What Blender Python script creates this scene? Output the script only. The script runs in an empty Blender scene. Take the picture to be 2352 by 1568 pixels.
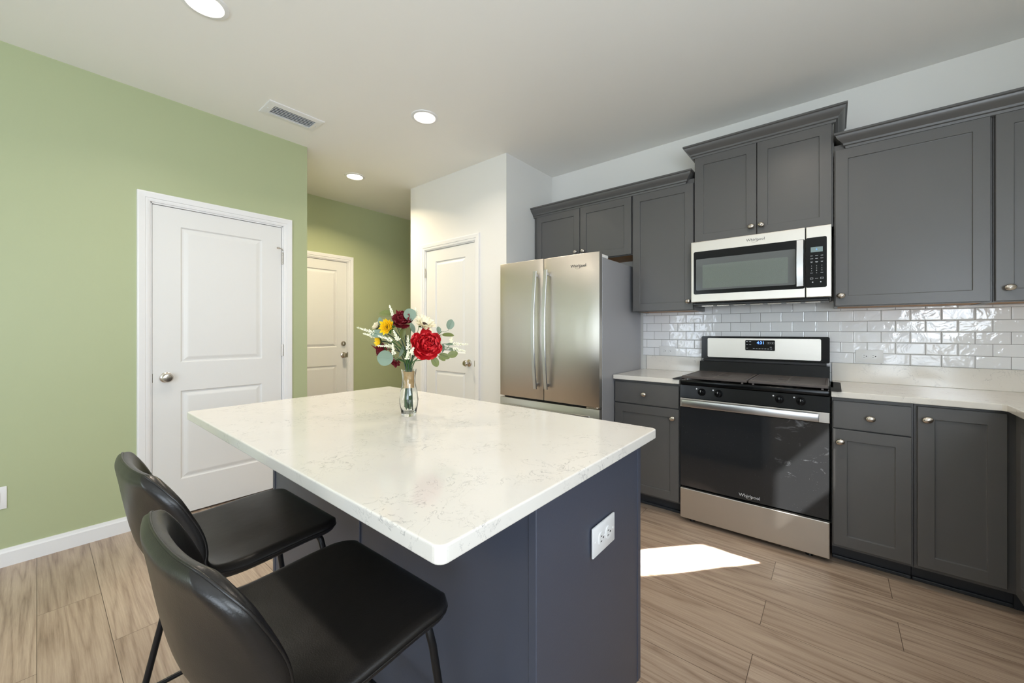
import bpy, bmesh, math, random
from mathutils import Vector, Matrix
random.seed(7)
PI = math.pi
D = bpy.data
COL = bpy.context.scene.collection
S = bpy.context.scene

# ------------------------------------------------------------------ camera
cam = D.objects.new('camera', D.cameras.new('camera'))
COL.objects.link(cam)
cam.location = (0, 0, 1.2323)
cam.rotation_euler = (PI / 2, 0, 0.6776)
cam.data.sensor_width = 36
cam.data.lens = 894.22 * 36 / 2352
cam.data.shift_x = (1176 - 1195.66) / 2352
cam.data.shift_y = (759.13 - 784) / 2352
cam.data.clip_start = 0.02
S.camera = cam

# ------------------------------------------------------------------ world, exposure
S.view_settings.view_transform = 'Standard'
S.view_settings.look = 'None'
S.view_settings.gamma = 1
S.view_settings.use_curve_mapping = False
S.view_settings.exposure = 0.06
S.cycles.diffuse_bounces = 8
S.cycles.max_bounces = 16
w = D.worlds.new('sky'); S.world = w
w.use_nodes = True
bg = w.node_tree.nodes['Background']
bg.inputs[0].default_value = (0.62, 0.78, 1.0, 1)
bg.inputs[1].default_value = 1.6

# ------------------------------------------------------------------ lights
def light(name, kind, loc, direction, energy, color, **kw):
    l = D.lights.new(name, kind)
    l.energy = energy
    l.color = color
    for k, v in kw.items():
        setattr(l, k, v)
    o = D.objects.new(name, l)
    COL.objects.link(o)
    o.location = loc
    o.rotation_euler = Vector(direction).to_track_quat('-Z', 'Y').to_euler()
    return o

SUN = Vector((-0.66, 0.75, -0.805)).normalized()
light('sun', 'SUN', (4, -3, 5), SUN, 14.0, (1.0, 0.96, 0.9), angle=0.012)
# daylight entering by the windows, plus one added fill on the right wall
DAY = (0.81, 0.905, 1.0)
light('daylight_rear', 'AREA', (-2.92, -4.42, 1.35), (0, 1, 0.6), 34, DAY, shape='RECTANGLE', size=0.75, size_y=1.9)
light('daylight_rear', 'AREA', (0.80, -4.42, 1.35), (0, 1, 0.6), 5, DAY, shape='RECTANGLE', size=0.6, size_y=1.9)
light('daylight_patio', 'AREA', (1.29, -2.3, 1.25), (-1, 0.25, 0.75), 95, DAY, shape='RECTANGLE', size=2.1, size_y=1.95)
light('daylight_kitchen_window', 'AREA', (1.185, 0.0, 1.70), (-1, 0.35, 0.65), 58, DAY, shape='RECTANGLE', size=1.2, size_y=1.15)  # added fill lamp for the far end, no opening behind it
light('daylight_sink', 'AREA', (1.27, 1.05, 2.13), (-1, 0, -0.1), 5, DAY, shape='RECTANGLE', size=0.46, size_y=0.42)
# sunlight the glass oven door throws back onto the floor (a narrow parallel beam)
BOUNCE = Vector((-0.66, -0.75, -0.805))
hd = Vector((-0.66, -0.75, 0)).normalized()
side = Vector((0.75, -0.66, 0)).normalized()
upv = BOUNCE.normalized().cross(side).normalized()
if upv.z < 0: upv = -upv
NB = 14
for i in range(NB):
    fx = -0.60 + (i + 0.5) * 0.30 / NB           # foot of the strip on the far edge of the patch
    ln = 0.70
    if fx < -0.45: ln = 0.70 - (abs(fx) - 0.45) * 1.0
    c = Vector((fx, 2.41, 0)) + hd * ln / 2
    k = (2.44 - c.y) / 0.75
    p = c - BOUNCE * k
    rot = Matrix((side, upv, -BOUNCE.normalized())).transposed()
    if rot.determinant() < 0:
        rot = Matrix((-side, upv, -BOUNCE.normalized())).transposed()
    l = D.lights.new('oven_glass_reflection', 'AREA')
    l.shape = 'RECTANGLE'
    l.size = 0.30 / NB * 0.75
    l.size_y = ln * 0.627
    l.spread = math.radians(1.6)
    l.energy = 0.26
    l.color = (1, 0.98, 0.95)
    o = D.objects.new('oven_glass_reflection', l)
    COL.objects.link(o)
    o.matrix_world = Matrix.Translation(p) @ rot.to_4x4()

# ------------------------------------------------------------------ material helpers
def srgb(r, g, b):
    f = lambda c: (c / 255 / 12.92) if c / 255 <= 0.04045 else ((c / 255 + 0.055) / 1.055) ** 2.4
    return (f(r), f(g), f(b), 1)

class NT:
    def __init__(s, name):
        s.m = D.materials.new(name); s.m.use_nodes = True
        s.t = s.m.node_tree; s.n = s.t.nodes; s.b = s.n['Principled BSDF']
    def N(s, kind, **kw):
        n = s.n.new(kind)
        for k, v in kw.items():
            if k.startswith('_'): setattr(n, k[1:], v)
            else: n.inputs[k.replace('__', ' ')].default_value = v
        return n
    def L(s, a, b): s.t.links.new(a, b)
    def coord(s, scale=(1, 1, 1), loc=(0, 0, 0), rot=(0, 0, 0)):
        c = s.N('ShaderNodeTexCoord'); m = s.N('ShaderNodeMapping')
        m.inputs['Scale'].default_value = scale; m.inputs['Location'].default_value = loc; m.inputs['Rotation'].default_value = rot
        s.L(c.outputs['Object'], m.inputs['Vector']); return m.outputs[0]
    def noise(s, vec, scale, detail=4, rough=0.5, dist=0.0):
        n = s.N('ShaderNodeTexNoise', Scale=scale, Detail=detail, Roughness=rough, Distortion=dist)
        s.L(vec, n.inputs['Vector']); return n.outputs['Fac']
    def ramp(s, fac, stops):
        r = s.N('ShaderNodeValToRGB')
        e = r.color_ramp.elements
        while len(e) < len(stops): e.new(0.5)
        for k, (p, c) in enumerate(stops):
            e[k].position = p; e[k].color = c
        s.L(fac, r.inputs[0]); return r.outputs[0]
    def math(s, op, a, b=None):
        n = s.N('ShaderNodeMath', _operation=op)
        for i, x in enumerate((a, b)):
            if x is None: continue
            if isinstance(x, (int, float)): n.inputs[i].default_value = x
            else: s.L(x, n.inputs[i])
        return n.outputs[0]
    def mix(s, fac, a, b, mode='MIX'):
        n = s.N('ShaderNodeMix', _data_type='RGBA', _blend_type=mode)
        for i, x in ((0, fac), (6, a), (7, b)):
            if isinstance(x, (int, float, tuple)): n.inputs[i].default_value = x
            else: s.L(x, n.inputs[i])
        return n.outputs[2]
    def bump(s, h, strength=0.1, dist=0.01):
        n = s.N('ShaderNodeBump', Strength=strength, Distance=dist)
        s.L(h, n.inputs['Height']); s.L(n.outputs[0], s.b.inputs['Normal'])
    def color(s, c):
        if isinstance(c, tuple): s.b.inputs['Base Color'].default_value = c
        else: s.L(c, s.b.inputs['Base Color'])
    def set(s, **kw):
        for k, v in kw.items():
            s.b.inputs[k.replace('__', ' ')].default_value = v

def plain(name, col, rough=0.5, metal=0.0, spec=0.5, bump=None, var=0.0, **kw):
    t = NT(name)
    if var:
        n = t.noise(t.coord(), 9, 3)
        c2 = tuple(min(1, x * (1 + var)) for x in col[:3]) + (1,)
        c1 = tuple(x * (1 - var) for x in col[:3]) + (1,)
        t.color(t.mix(n, c1, c2))
    else: t.color(col)
    t.set(Roughness=rough, Metallic=metal)
    t.b.inputs['Specular IOR Level'].default_value = spec
    if bump:
        t.bump(t.noise(t.coord(), bump[0], 3), bump[1], 0.004)
    for k, v in kw.items(): t.b.inputs[k.replace('__', ' ')].default_value = v
    return t.m

def emit(name, col, strength):
    t = NT(name); t.color((0, 0, 0, 1)); t.b.inputs['Emission Color'].default_value = col
    t.set(Emission__Strength=strength); return t.m

M = {}
M['green'] = plain('green_paint', srgb(172, 180, 142), 0.42, bump=(500, 0.06), spec=0.4)
M['white_wall'] = plain('light_grey_wall_paint', srgb(224, 223, 219), 0.5, bump=(500, 0.05), spec=0.3)
M['ceiling'] = plain('ceiling_paint', srgb(238, 237, 233), 0.55, bump=(350, 0.05), spec=0.3)
M['mwbezel'] = plain('grey_tinted_glass', srgb(86, 90, 91), 0.08, spec=0.7)
M['trim'] = plain('white_trim_paint', srgb(228, 228, 228), 0.35, spec=0.5)
M['door'] = plain('white_door_paint', srgb(222, 222, 220), 0.38, bump=(250, 0.04))
M['cab'] = plain('grey_cabinet_paint', srgb(87, 86, 85), 0.34, bump=(220, 0.05), var=0.03)
M['island'] = plain('grey_island_paint', srgb(70, 74, 87), 0.36, bump=(220, 0.05), var=0.03)  # same grey as the cabinets, with bluish daylight put into the colour
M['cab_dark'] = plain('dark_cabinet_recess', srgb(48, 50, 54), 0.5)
M['oak'] = plain('cabinet_plywood_edge', srgb(168, 122, 70), 0.5, var=0.1)
M['blackmetal'] = plain('black_powder_coated_metal', srgb(22, 22, 24), 0.35, 0.3)
M['blackgloss'] = plain('glossy_black_enamel', srgb(11, 12, 13), 0.18, spec=0.25)
M['blackplastic'] = plain('black_plastic', srgb(18, 19, 21), 0.3)
M['rubber'] = plain('dark_silicone', srgb(40, 36, 35), 0.45)
M['nickel'] = plain('brushed_nickel', srgb(200, 192, 182), 0.22, 1.0)
M['plate'] = plain('white_outlet_plastic', srgb(232, 232, 232), 0.3)
M['slot'] = plain('outlet_slot', srgb(25, 25, 25), 0.5)
M['grey_side'] = plain('grey_fridge_side', srgb(158, 159, 163), 0.38, 0.1, bump=(300, 0.05))
M['gasket'] = plain('black_gasket', srgb(20, 20, 22), 0.5)
M['lamp'] = emit('downlight_diffuser', (1, 0.86, 0.68, 1), 14)
M['mark'] = plain('pale_print', srgb(205, 208, 212), 0.5)
M['darkprint'] = plain('dark_print', srgb(60, 60, 62), 0.4)
M['blue'] = emit('blue_display', (0.08, 0.2, 1, 1), 6)
M['lcd'] = emit('pale_display', srgb(150, 175, 175), 0.6)
M['lcdblue'] = emit('blue_digit', (0.1, 0.4, 1, 1), 2)
M['stemg'] = plain('green_stem', srgb(58, 96, 40), 0.5, var=0.2)
M['stemd'] = plain('dark_green_stem', srgb(34, 62, 40), 0.45, var=0.2)
M['leaf'] = plain('eucalyptus_leaf', srgb(120, 138, 118), 0.55, var=0.18)
M['leafo'] = plain('olive_leaf', srgb(108, 116, 60), 0.5, var=0.2)
M['red'] = plain('red_petal', srgb(196, 12, 26), 0.55, var=0.2)
M['wine'] = plain('dark_red_petal', srgb(112, 6, 22), 0.55, var=0.2)
M['yellow'] = plain('yellow_petal', srgb(244, 206, 24), 0.55, var=0.12)
M['cream'] = plain('cream_petal', srgb(236, 226, 196), 0.6, var=0.06)
M['seed'] = plain('brown_flower_centre', srgb(62, 42, 24), 0.8, bump=(400, 0.6))
M['spray'] = plain('white_blossom', srgb(242, 238, 214), 0.6)
M['burlap'] = plain('tan_paper_wrap', srgb(196, 160, 108), 0.7, bump=(500, 0.5), var=0.12)
M['vent_slat'] = plain('vent_blade_metal', srgb(212, 216, 221), 0.4)
M['ventdark'] = plain('vent_throat', srgb(150, 154, 160), 0.6)

def m_leather():
    t = NT('black_leather')
    v = t.coord()
    n = t.noise(v, 4, 4); t.color(t.mix(n, srgb(16, 15, 15), srgb(30, 27, 25)))
    f = t.noise(v, 420, 2); g = t.noise(v, 7, 3)
    t.L(t.math('ADD', t.math('MULTIPLY', g, 0.16), 0.24), t.b.inputs['Roughness'])
    t.bump(t.math('ADD', t.math('MULTIPLY', f, 0.15), t.math('MULTIPLY', g, 1.5)), 0.22, 0.006)
    return t.m
M['leather'] = m_leather()

def m_quartz(name, sc=1.0, amount=1.0):
    t = NT(name)
    v = t.coord(rot=(0.2, 0.3, 0.5))
    warp = t.noise(v, 5 * sc, 5, 0.6)
    # fine broken veins: ridged noise kept only in patches
    vn = t.N('ShaderNodeTexNoise', Scale=15 * sc, Detail=7, Roughness=0.62, Distortion=1.1); t.L(v, vn.inputs['Vector'])
    ridge = t.math('ABSOLUTE', t.math('SUBTRACT', vn.outputs['Fac'], 0.5))
    line = t.ramp(ridge, [(0.0, (1, 1, 1, 1)), (0.012, (0, 0, 0, 1))])
    patch = t.ramp(t.noise(t.coord(loc=(3, 1, 2)), 7 * sc, 3), [(0.45, (0, 0, 0, 1)), (0.60, (1, 1, 1, 1))])
    fine = t.ramp(t.noise(v, 60 * sc, 3), [(0.45, (0, 0, 0, 1)), (0.6, (1, 1, 1, 1))])
    k = t.math('MULTIPLY', t.math('MULTIPLY', line, patch), t.math('ADD', t.math('MULTIPLY', fine, 0.6), 0.4))
    k = t.math('MULTIPLY', k, 0.75 * amount)
    base = t.mix(warp, srgb(218, 213, 205), srgb(228, 224, 217))
    sp = t.ramp(t.noise(v, 160 * sc, 2), [(0.66, (0, 0, 0, 1)), (0.74, (1, 1, 1, 1))])
    base = t.mix(t.math('MULTIPLY', sp, 0.10), base, srgb(150, 148, 145))
    t.color(t.mix(k, base, srgb(120, 118, 118)))
    t.set(Roughness=0.11); t.b.inputs['Specular IOR Level'].default_value = 0.5
    return t.m
M['quartz'] = m_quartz('white_veined_quartz')

def m_steel(name, along='Z', col=srgb(196, 193, 188), rough=0.24, wave=0.0):
    t = NT(name)
    sc = {'Z': (400, 400, 4), 'X': (4, 400, 400)}[along]
    v = t.coord(scale=sc)
    n = t.noise(v, 1, 2)
    t.color(col); t.set(Metallic=1.0)
    t.L(t.math('ADD', t.math('MULTIPLY', n, 0.10), rough - 0.05), t.b.inputs['Roughness'])
    h = t.math('MULTIPLY', n, 0.02)
    if wave:
        wn = t.noise(t.coord(scale=(5, 5, 1.6)), 1, 2, 0.4)
        h = t.math('ADD', h, t.math('MULTIPLY', wn, wave))
    t.bump(h, 0.5, 0.02)
    t.b.inputs['Anisotropic'].default_value = 0.5
    return t.m
M['steel'] = m_steel('brushed_stainless', 'X', col=srgb(216, 211, 203), rough=0.42, wave=0.1)
M['fridge'] = m_steel('fridge_stainless', 'X', col=srgb(206, 201, 194), rough=0.34, wave=0.6)
M['satin'] = m_steel('satin_handle_metal', 'Z', col=srgb(214, 214, 214), rough=0.3)

def m_floor():
    t = NT('oak_plank_floor')
    W, LEN = 0.19, 1.22
    v = t.coord()
    br = t.N('ShaderNodeTexBrick', Scale=1.0, Mortar__Size=0.0012, Mortar__Smooth=0.3, Bias=0.0, Brick__Width=LEN, Row__Height=W, Color1=(0, 0, 0, 1), Color2=(1, 1, 1, 1), Mortar=(0.5, 0.5, 0.5, 1))
    br.offset = 0.37; br.offset_frequency = 2; br.squash = 1.0
    mp = t.N('ShaderNodeMapping'); mp.inputs['Location'].default_value = (9.55, 19.0, 0); t.L(v, mp.inputs['Vector'])
    t.L(mp.outputs[0], br.inputs['Vector'])
    rnd = br.outputs['Color']
    # shift grain per plank
    sep = t.N('ShaderNodeSeparateXYZ'); t.L(v, sep.inputs[0])
    row = t.math('FLOOR', t.math('DIVIDE', sep.outputs[1], W))
    comb = t.N('ShaderNodeCombineXYZ')
    t.L(t.math('ADD', sep.outputs[0], t.math('MULTIPLY', row, 3.7)), comb.inputs[0])
    t.L(t.math('MULTIPLY', sep.outputs[1], 1.0), comb.inputs[1])
    t.L(t.math('ADD', t.math('MULTIPLY', rnd, 5.3), t.math('MULTIPLY', row, 1.9)), comb.inputs[2])
    g1 = t.N('ShaderNodeMapping'); g1.inputs['Scale'].default_value = (0.42, 5.5, 1); t.L(comb.outputs[0], g1.inputs['Vector'])
    ca = t.N('ShaderNodeTexNoise', Scale=1.2, Detail=2.5, Roughness=0.5, Distortion=0.25); t.L(g1.outputs[0], ca.inputs['Vector'])
    rings = t.math('SINE', t.math('MULTIPLY', ca.outputs['Fac'], 62))
    rings = t.math('POWER', t.math('ADD', t.math('MULTIPLY', rings, 0.5), 0.5), 0.45)
    g2 = t.N('ShaderNodeMapping'); g2.inputs['Scale'].default_value = (5.0, 170.0, 1); t.L(comb.outputs[0], g2.inputs['Vector'])
    fine = t.N('ShaderNodeTexNoise', Scale=1.0, Detail=8.0, Roughness=0.7); t.L(g2.outputs[0], fine.inputs['Vector'])
    g3 = t.N('ShaderNodeMapping'); g3.inputs['Scale'].default_value = (1.0, 6.0, 1); t.L(comb.outputs[0], g3.inputs['Vector'])
    broad = t.N('ShaderNodeTexNoise', Scale=1.8, Detail=4.0, Roughness=0.55); t.L(g3.outputs[0], broad.inputs['Vector'])
    k = t.math('ADD', t.math('ADD', t.math('MULTIPLY', rings, 0.15), t.math('MULTIPLY', fine.outputs['Fac'], 0.60)), t.math('MULTIPLY', broad.outputs['Fac'], 0.30))
    c = t.ramp(k, [(0.33, srgb(118, 98, 84)), (0.51, srgb(162, 142, 125)), (0.70, srgb(188, 170, 152))])
    tone = t.mix(t.math('MULTIPLY', rnd, 0.22), c, srgb(132, 112, 94))
    seam = t.mix(br.outputs['Fac'], tone, srgb(84, 68, 56))
    t.color(seam)
    t.L(t.math('ADD', t.math('MULTIPLY', fine.outputs['Fac'], 0.15), 0.30), t.b.inputs['Roughness'])
    t.bump(t.math('SUBTRACT', t.math('MULTIPLY', fine.outputs['Fac'], 0.25), br.outputs['Fac']), 0.25, 0.002)
    return t.m
M['floor'] = m_floor()

def m_tile():
    t = NT('white_subway_tile')
    c = t.N('ShaderNodeTexCoord'); s = t.N('ShaderNodeSeparateXYZ'); t.L(c.outputs['Object'], s.inputs[0])
    cb = t.N('ShaderNodeCombineXYZ')
    t.L(t.math('ADD', s.outputs[0], 12.47 - 0.2215 - 0.06235), cb.inputs[0])
    t.L(t.math('SUBTRACT', s.outputs[2], 1.029), cb.inputs[1])
    br = t.N('ShaderNodeTexBrick', Scale=1.0, Mortar__Size=0.0011, Mortar__Smooth=0.1, Bias=0.0, Brick__Width=0.1247, Row__Height=0.0655, Color1=(0, 0, 0, 1), Color2=(1, 1, 1, 1), Mortar=(0, 0, 0, 1))
    br.offset = 0.5; br.offset_frequency = 2
    t.L(cb.outputs[0], br.inputs['Vector'])
    edge = t.N('ShaderNodeTexBrick', Scale=1.0, Mortar__Size=0.006, Mortar__Smooth=1.0, Bias=0.0, Brick__Width=0.1247, Row__Height=0.0655, Color1=(0, 0, 0, 1), Color2=(0, 0, 0, 1), Mortar=(1, 1, 1, 1))
    edge.offset = 0.5; edge.offset_frequency = 2
    t.L(cb.outputs[0], edge.inputs['Vector'])
    base = t.mix(t.math('MULTIPLY', br.outputs['Color'], 1.0), srgb(236, 236, 238), srgb(243, 243, 244))
    t.color(t.mix(br.outputs['Fac'], base, srgb(118, 116, 114)))
    r = t.mix(br.outputs['Fac'], (0.06, 0.06, 0.06, 1), (0.6, 0.6, 0.6, 1)); t.L(r, t.b.inputs['Roughness'])
    # hand-made glaze ripple, shifted per tile
    ad = t.N('ShaderNodeVectorMath', _operation='ADD'); t.L(c.outputs['Object'], ad.inputs[0])
    sc = t.N('ShaderNodeVectorMath', _operation='SCALE'); t.L(br.outputs['Color'], sc.inputs[0]); sc.inputs['Scale'].default_value = 4.0
    t.L(sc.outputs[0], ad.inputs[1])
    rip = t.noise(ad.outputs[0], 14, 3, 0.5, 0.5)
    h = t.math('SUBTRACT', t.math('MULTIPLY', rip, 1.6), t.math('MULTIPLY', edge.outputs['Fac'], 0.45))
    t.bump(h, 0.35, 0.006)
    return t.m
M['tile'] = m_tile()

def m_ovenglass():
    t = NT('dusty_black_oven_glass')
    v = t.coord()
    sm = t.ramp(t.noise(t.coord(scale=(9, 1, 16), loc=(1.3, 0, 0.4)), 1.0, 5, 0.65, 1.2), [(0.60, (0, 0, 0, 1)), (0.76, (1, 1, 1, 1))])
    sp = t.ramp(t.noise(v, 260, 1), [(0.76, (0, 0, 0, 1)), (0.82, (1, 1, 1, 1))])
    gx = t.N('ShaderNodeSeparateXYZ'); t.L(v, gx.inputs[0])
    fx = t.math('MULTIPLY', t.math('LESS_THAN', t.math('ABSOLUTE', t.math('SUBTRACT', gx.outputs[0], -0.12)), 0.14), t.math('GREATER_THAN', gx.outputs[2], 0.42))
    k = t.math('ADD', t.math('MULTIPLY', t.math('MULTIPLY', sm, fx), 0.22), t.math('MULTIPLY', sp, 0.16))
    k = t.math('ADD', k, 0.03)
    t.color(t.mix(k, srgb(8, 8, 9), srgb(205, 212, 220)))
    t.L(t.math('ADD', t.math('MULTIPLY', k, 0.4), 0.045), t.b.inputs['Roughness'])
    return t.m
M['ovenglass'] = m_ovenglass()

def m_mwglass():
    t = NT('microwave_window')
    v = t.coord(scale=(420, 1, 420))
    ck = t.N('ShaderNodeTexChecker', Scale=1.0, Color1=srgb(78, 86, 83), Color2=srgb(108, 118, 113)); t.L(v, ck.inputs['Vector'])
    t.color(ck.outputs['Color']); t.set(Roughness=0.05); t.b.inputs['Specular IOR Level'].default_value = 0.9
    t.set(Coat__Weight=0.6, Coat__Roughness=0.03)
    return t.m
M['mwglass'] = m_mwglass()

def m_glass(name, tint=(0.97, 0.99, 0.98, 1)):
    t = NT(name)
    t.color(tint); t.set(Roughness=0.0, IOR=1.45, Transmission__Weight=1.0)
    return t.m
M['glass'] = m_glass('clear_glass')
def m_pane():
    t = NT('window_glass')
    g = t.N('ShaderNodeBsdfGlossy', Roughness=0.0); tr = t.N('ShaderNodeBsdfTransparent'); mx = t.N('ShaderNodeMixShader', Fac=0.06)
    t.L(tr.outputs[0], mx.inputs[1]); t.L(g.outputs[0], mx.inputs[2])
    t.L(mx.outputs[0], t.n['Material Output'].inputs['Surface']); return t.m
M['pane'] = m_pane()

# ------------------------------------------------------------------ mesh helpers
class MB:
    def __init__(s): s.bm = bmesh.new()
    def _merge(s, b2, mat=None):
        if mat is not None: b2.transform(mat)
        me = D.meshes.new('tmp'); b2.to_mesh(me); b2.free(); s.bm.from_mesh(me); D.meshes.remove(me)
        return s
    def box(s, x0, x1, y0, y1, z0, z1, bev=0.0, seg=2, mat=None):
        b = bmesh.new(); bmesh.ops.create_cube(b, size=1)
        for v in b.verts:
            v.co = Vector(((x0 + x1) / 2 + v.co.x * (x1 - x0), (y0 + y1) / 2 + v.co.y * (y1 - y0), (z0 + z1) / 2 + v.co.z * (z1 - z0)))
        if bev: bmesh.ops.bevel(b, geom=b.edges[:], offset=bev, segments=seg, profile=0.5, affect='EDGES')
        return s._merge(b, mat)
    def cyl(s, p0, p1, r0, r1=None, n=20, bev=0):
        r1 = r0 if r1 is None else r1
        p0, p1 = Vector(p0), Vector(p1); d = p1 - p0
        b = bmesh.new(); bmesh.ops.create_cone(b, cap_ends=True, segments=n, radius1=r0, radius2=r1, depth=d.length)
        if bev:
            es = [e for e in b.edges if abs(e.verts[0].co.z - e.verts[1].co.z) < 1e-6]
            bmesh.ops.bevel(b, geom=es, offset=bev, segments=2, profile=0.5, affect='EDGES')
        return s._merge(b, Matrix.Translation((p0 + p1) / 2) @ d.to_track_quat('Z', 'Y').to_matrix().to_4x4())
    def lathe(s, prof, n=28, mat=None, cap=True):
        b = bmesh.new(); rings = []
        for r, z in prof:
            rings.append([b.verts.new((r * math.cos(2 * PI * i / n), r * math.sin(2 * PI * i / n), z)) for i in range(n)])
        for a, c in zip(rings, rings[1:]):
            for i in range(n): b.faces.new((a[i], a[(i + 1) % n], c[(i + 1) % n], c[i]))
        if cap:
            b.faces.new(rings[0][::-1]); b.faces.new(rings[-1])
        bmesh.ops.remove_doubles(b, verts=b.verts[:], dist=1e-6)
        bmesh.ops.recalc_face_normals(b, faces=b.faces[:])
        return s._merge(b, mat)
    def sphere(s, c, r, sc=(1, 1, 1), n=16, mat=None):
        b = bmesh.new(); bmesh.ops.create_uvsphere(b, u_segments=n, v_segments=max(6, n // 2), radius=r)
        m = Matrix.Translation(c) @ Matrix.Diagonal((*sc, 1))
        return s._merge(b, (mat @ m) if mat is not None else m)
    def tube(s, pts, r, n=10, close=False):
        pts = [Vector(p) for p in pts]
        rr = r if isinstance(r, (list, tuple)) else [r] * len(pts)
        b = bmesh.new(); rings = []; prev = None
        for i, p in enumerate(pts):
            if close: t = (pts[(i + 1) % len(pts)] - pts[i - 1])
            else: t = pts[min(i + 1, len(pts) - 1)] - pts[max(i - 1, 0)]
            t.normalize()
            if prev is None:
                up = Vector((0, 0, 1)) if abs(t.z) < 0.9 else Vector((0, 1, 0))
                u = t.cross(up).normalized()
            else: u = (prev - t * prev.dot(t)).normalized()
            prev = u; v = t.cross(u)
            rings.append([b.verts.new(p + (u * math.cos(2 * PI * k / n) + v * math.sin(2 * PI * k / n)) * rr[i]) for k in range(n)])
        m = len(rings)
        for i in range(m if close else m - 1):
            a, c = rings[i], rings[(i + 1) % m]
            for k in range(n): b.faces.new((a[k], a[(k + 1) % n], c[(k + 1) % n], c[k]))
        if not close:
            b.faces.new(rings[0][::-1]); b.faces.new(rings[-1])
        bmesh.ops.recalc_face_normals(b, faces=b.faces[:])
        return s._merge(b)
    def prism(s, poly, axis, a0, a1, mat=None):
        """poly: 2D outline; extruded along axis from a0 to a1"""
        b = bmesh.new()
        def P(p, a): return {'x': (a, p[0], p[1]), 'y': (p[0], a, p[1]), 'z': (p[0], p[1], a)}[axis]
        A = [b.verts.new(P(p, a0)) for p in poly]; B = [b.verts.new(P(p, a1)) for p in poly]
        b.faces.new(A); b.faces.new(B[::-1]); n = len(poly)
        for i in range(n): b.faces.new((A[i], B[i], B[(i + 1) % n], A[(i + 1) % n]))
        bmesh.ops.recalc_face_normals(b, faces=b.faces[:])
        return s._merge(b, mat)
    def sweep(s, path, prof, closed_prof=True):
        """path: 2D points (x, y) in plan; prof: (outward, z) section; mitred corners. outward = right-hand side of travel"""
        b = bmesh.new(); n = len(path); rings = []
        P = [Vector(p) for p in path]
        for i in range(n):
            d0 = (P[i] - P[i - 1]).normalized() if i else (P[1] - P[0]).normalized()
            d1 = (P[i + 1] - P[i]).normalized() if i < n - 1 else d0
            n0 = Vector((d0.y, -d0.x)); n1 = Vector((d1.y, -d1.x))
            m = (n0 + n1).normalized(); k = 1 / max(0.3, m.dot(n0))
            rings.append([b.verts.new((P[i].x + m.x * k * o, P[i].y + m.y * k * o, z)) for o, z in prof])
        q = len(prof)
        for a, c in zip(rings, rings[1:]):
            for j in range(q): b.faces.new((a[j], a[(j + 1) % q], c[(j + 1) % q], c[j]))
        b.faces.new(rings[0]); b.faces.new(rings[-1][::-1])
        bmesh.ops.recalc_face_normals(b, faces=b.faces[:])
        return s._merge(b)
    def obj(s, name, mat, parent=None, smooth=None, origin=None):
        me = D.meshes.new(name)
        if origin is not None: s.bm.transform(Matrix.Translation(-Vector(origin)))
        s.bm.to_mesh(me); s.bm.free()
        me.materials.append(M[mat] if isinstance(mat, str) else mat)
        if smooth is not None:
            for p in me.polygons: p.use_smooth = True
            try: me.set_sharp_from_angle(angle=math.radians(smooth))
            except Exception: pass
        o = D.objects.new(name, me); COL.objects.link(o)
        if origin is not None: o.location = origin
        if parent is not None:
            o.parent = parent
            o.location = Vector(o.location) - gloc(parent)
        return o

def split_parts(o):
    """turn the loose pieces of a mesh into parts of their own"""
    b = bmesh.new(); b.from_mesh(o.data); left = set(b.verts); n = 0
    while left:
        st = [left.pop()]; isl = set(st)
        while st:
            for e in st.pop().link_edges:
                for v in e.verts:
                    if v in left: left.discard(v); isl.add(v); st.append(v)
        c = bmesh.new(); mp = {v: c.verts.new(v.co) for v in isl}
        for f in {f for v in isl for f in v.link_faces}: c.faces.new([mp[v] for v in f.verts])
        me = D.meshes.new(o.name); c.to_mesh(me); c.free(); me.materials.append(o.data.materials[0])
        q = D.objects.new('key_legend', me); COL.objects.link(q); q.parent = o.parent; q.location = o.location
    b.free(); D.objects.remove(o)

def gloc(p):
    v = Vector((0, 0, 0))
    while p is not None:
        v += Vector(p.location); p = p.parent
    return v

def thing(name, label, cat, loc=(0, 0, 0), group=None):
    o = D.objects.new(name, None); COL.objects.link(o); o.location = loc
    o.empty_display_size = 0.05
    return tag(o, label, cat, group)
def tag(o, label=None, cat=None, group=None, kind=None):
    if label: o['label'] = label
    if cat: o['category'] = cat
    if group: o['group'] = group
    if kind: o['kind'] = kind
    return o
def struct(o, label=None): return tag(o, label=label, kind='structure')

def text(name, body, size, loc, mat, parent, rot=(PI / 2, 0, 0), depth=0.0004, align='CENTER'):
    c = D.curves.new(name, 'FONT'); c.body = body; c.size = size; c.extrude = depth
    c.align_x = align; c.align_y = 'CENTER'; c.resolution_u = 2
    t = D.objects.new('tmp_text', c); COL.objects.link(t)
    bpy.context.view_layer.update()
    me = D.meshes.new_from_object(t.evaluated_get(bpy.context.evaluated_depsgraph_get()))
    D.objects.remove(t); me.materials.clear(); me.materials.append(M[mat])
    o = D.objects.new(name, me); COL.objects.link(o)
    o.rotation_euler = rot; o.location = Vector(loc) - gloc(parent); o.parent = parent
    return o

def copy_tree(o, parent=None):
    c = o.copy(); COL.objects.link(c); c.parent = parent
    for ch in [k for k in D.objects if k.parent == o]: copy_tree(ch, c)
    return c

# ------------------------------------------------------------------ room shell
XG, XH, YP, XP, YW, H, XR, YR = -3.383, -4.52, 2.500, -2.167, 3.192, 2.743, 1.22, -4.40
YA = 1.3975; XQ = -3.517
struct(MB().box(-5.2, 1.5, -4.7, 6.2, -0.08, 0.0).obj('floor', 'floor'), 'grey brown oak plank floor')
struct(MB().box(-5.2, 1.5, -4.7, 6.2, H, H + 0.08).obj('ceiling', 'ceiling'), 'smooth off-white ceiling')
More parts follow.
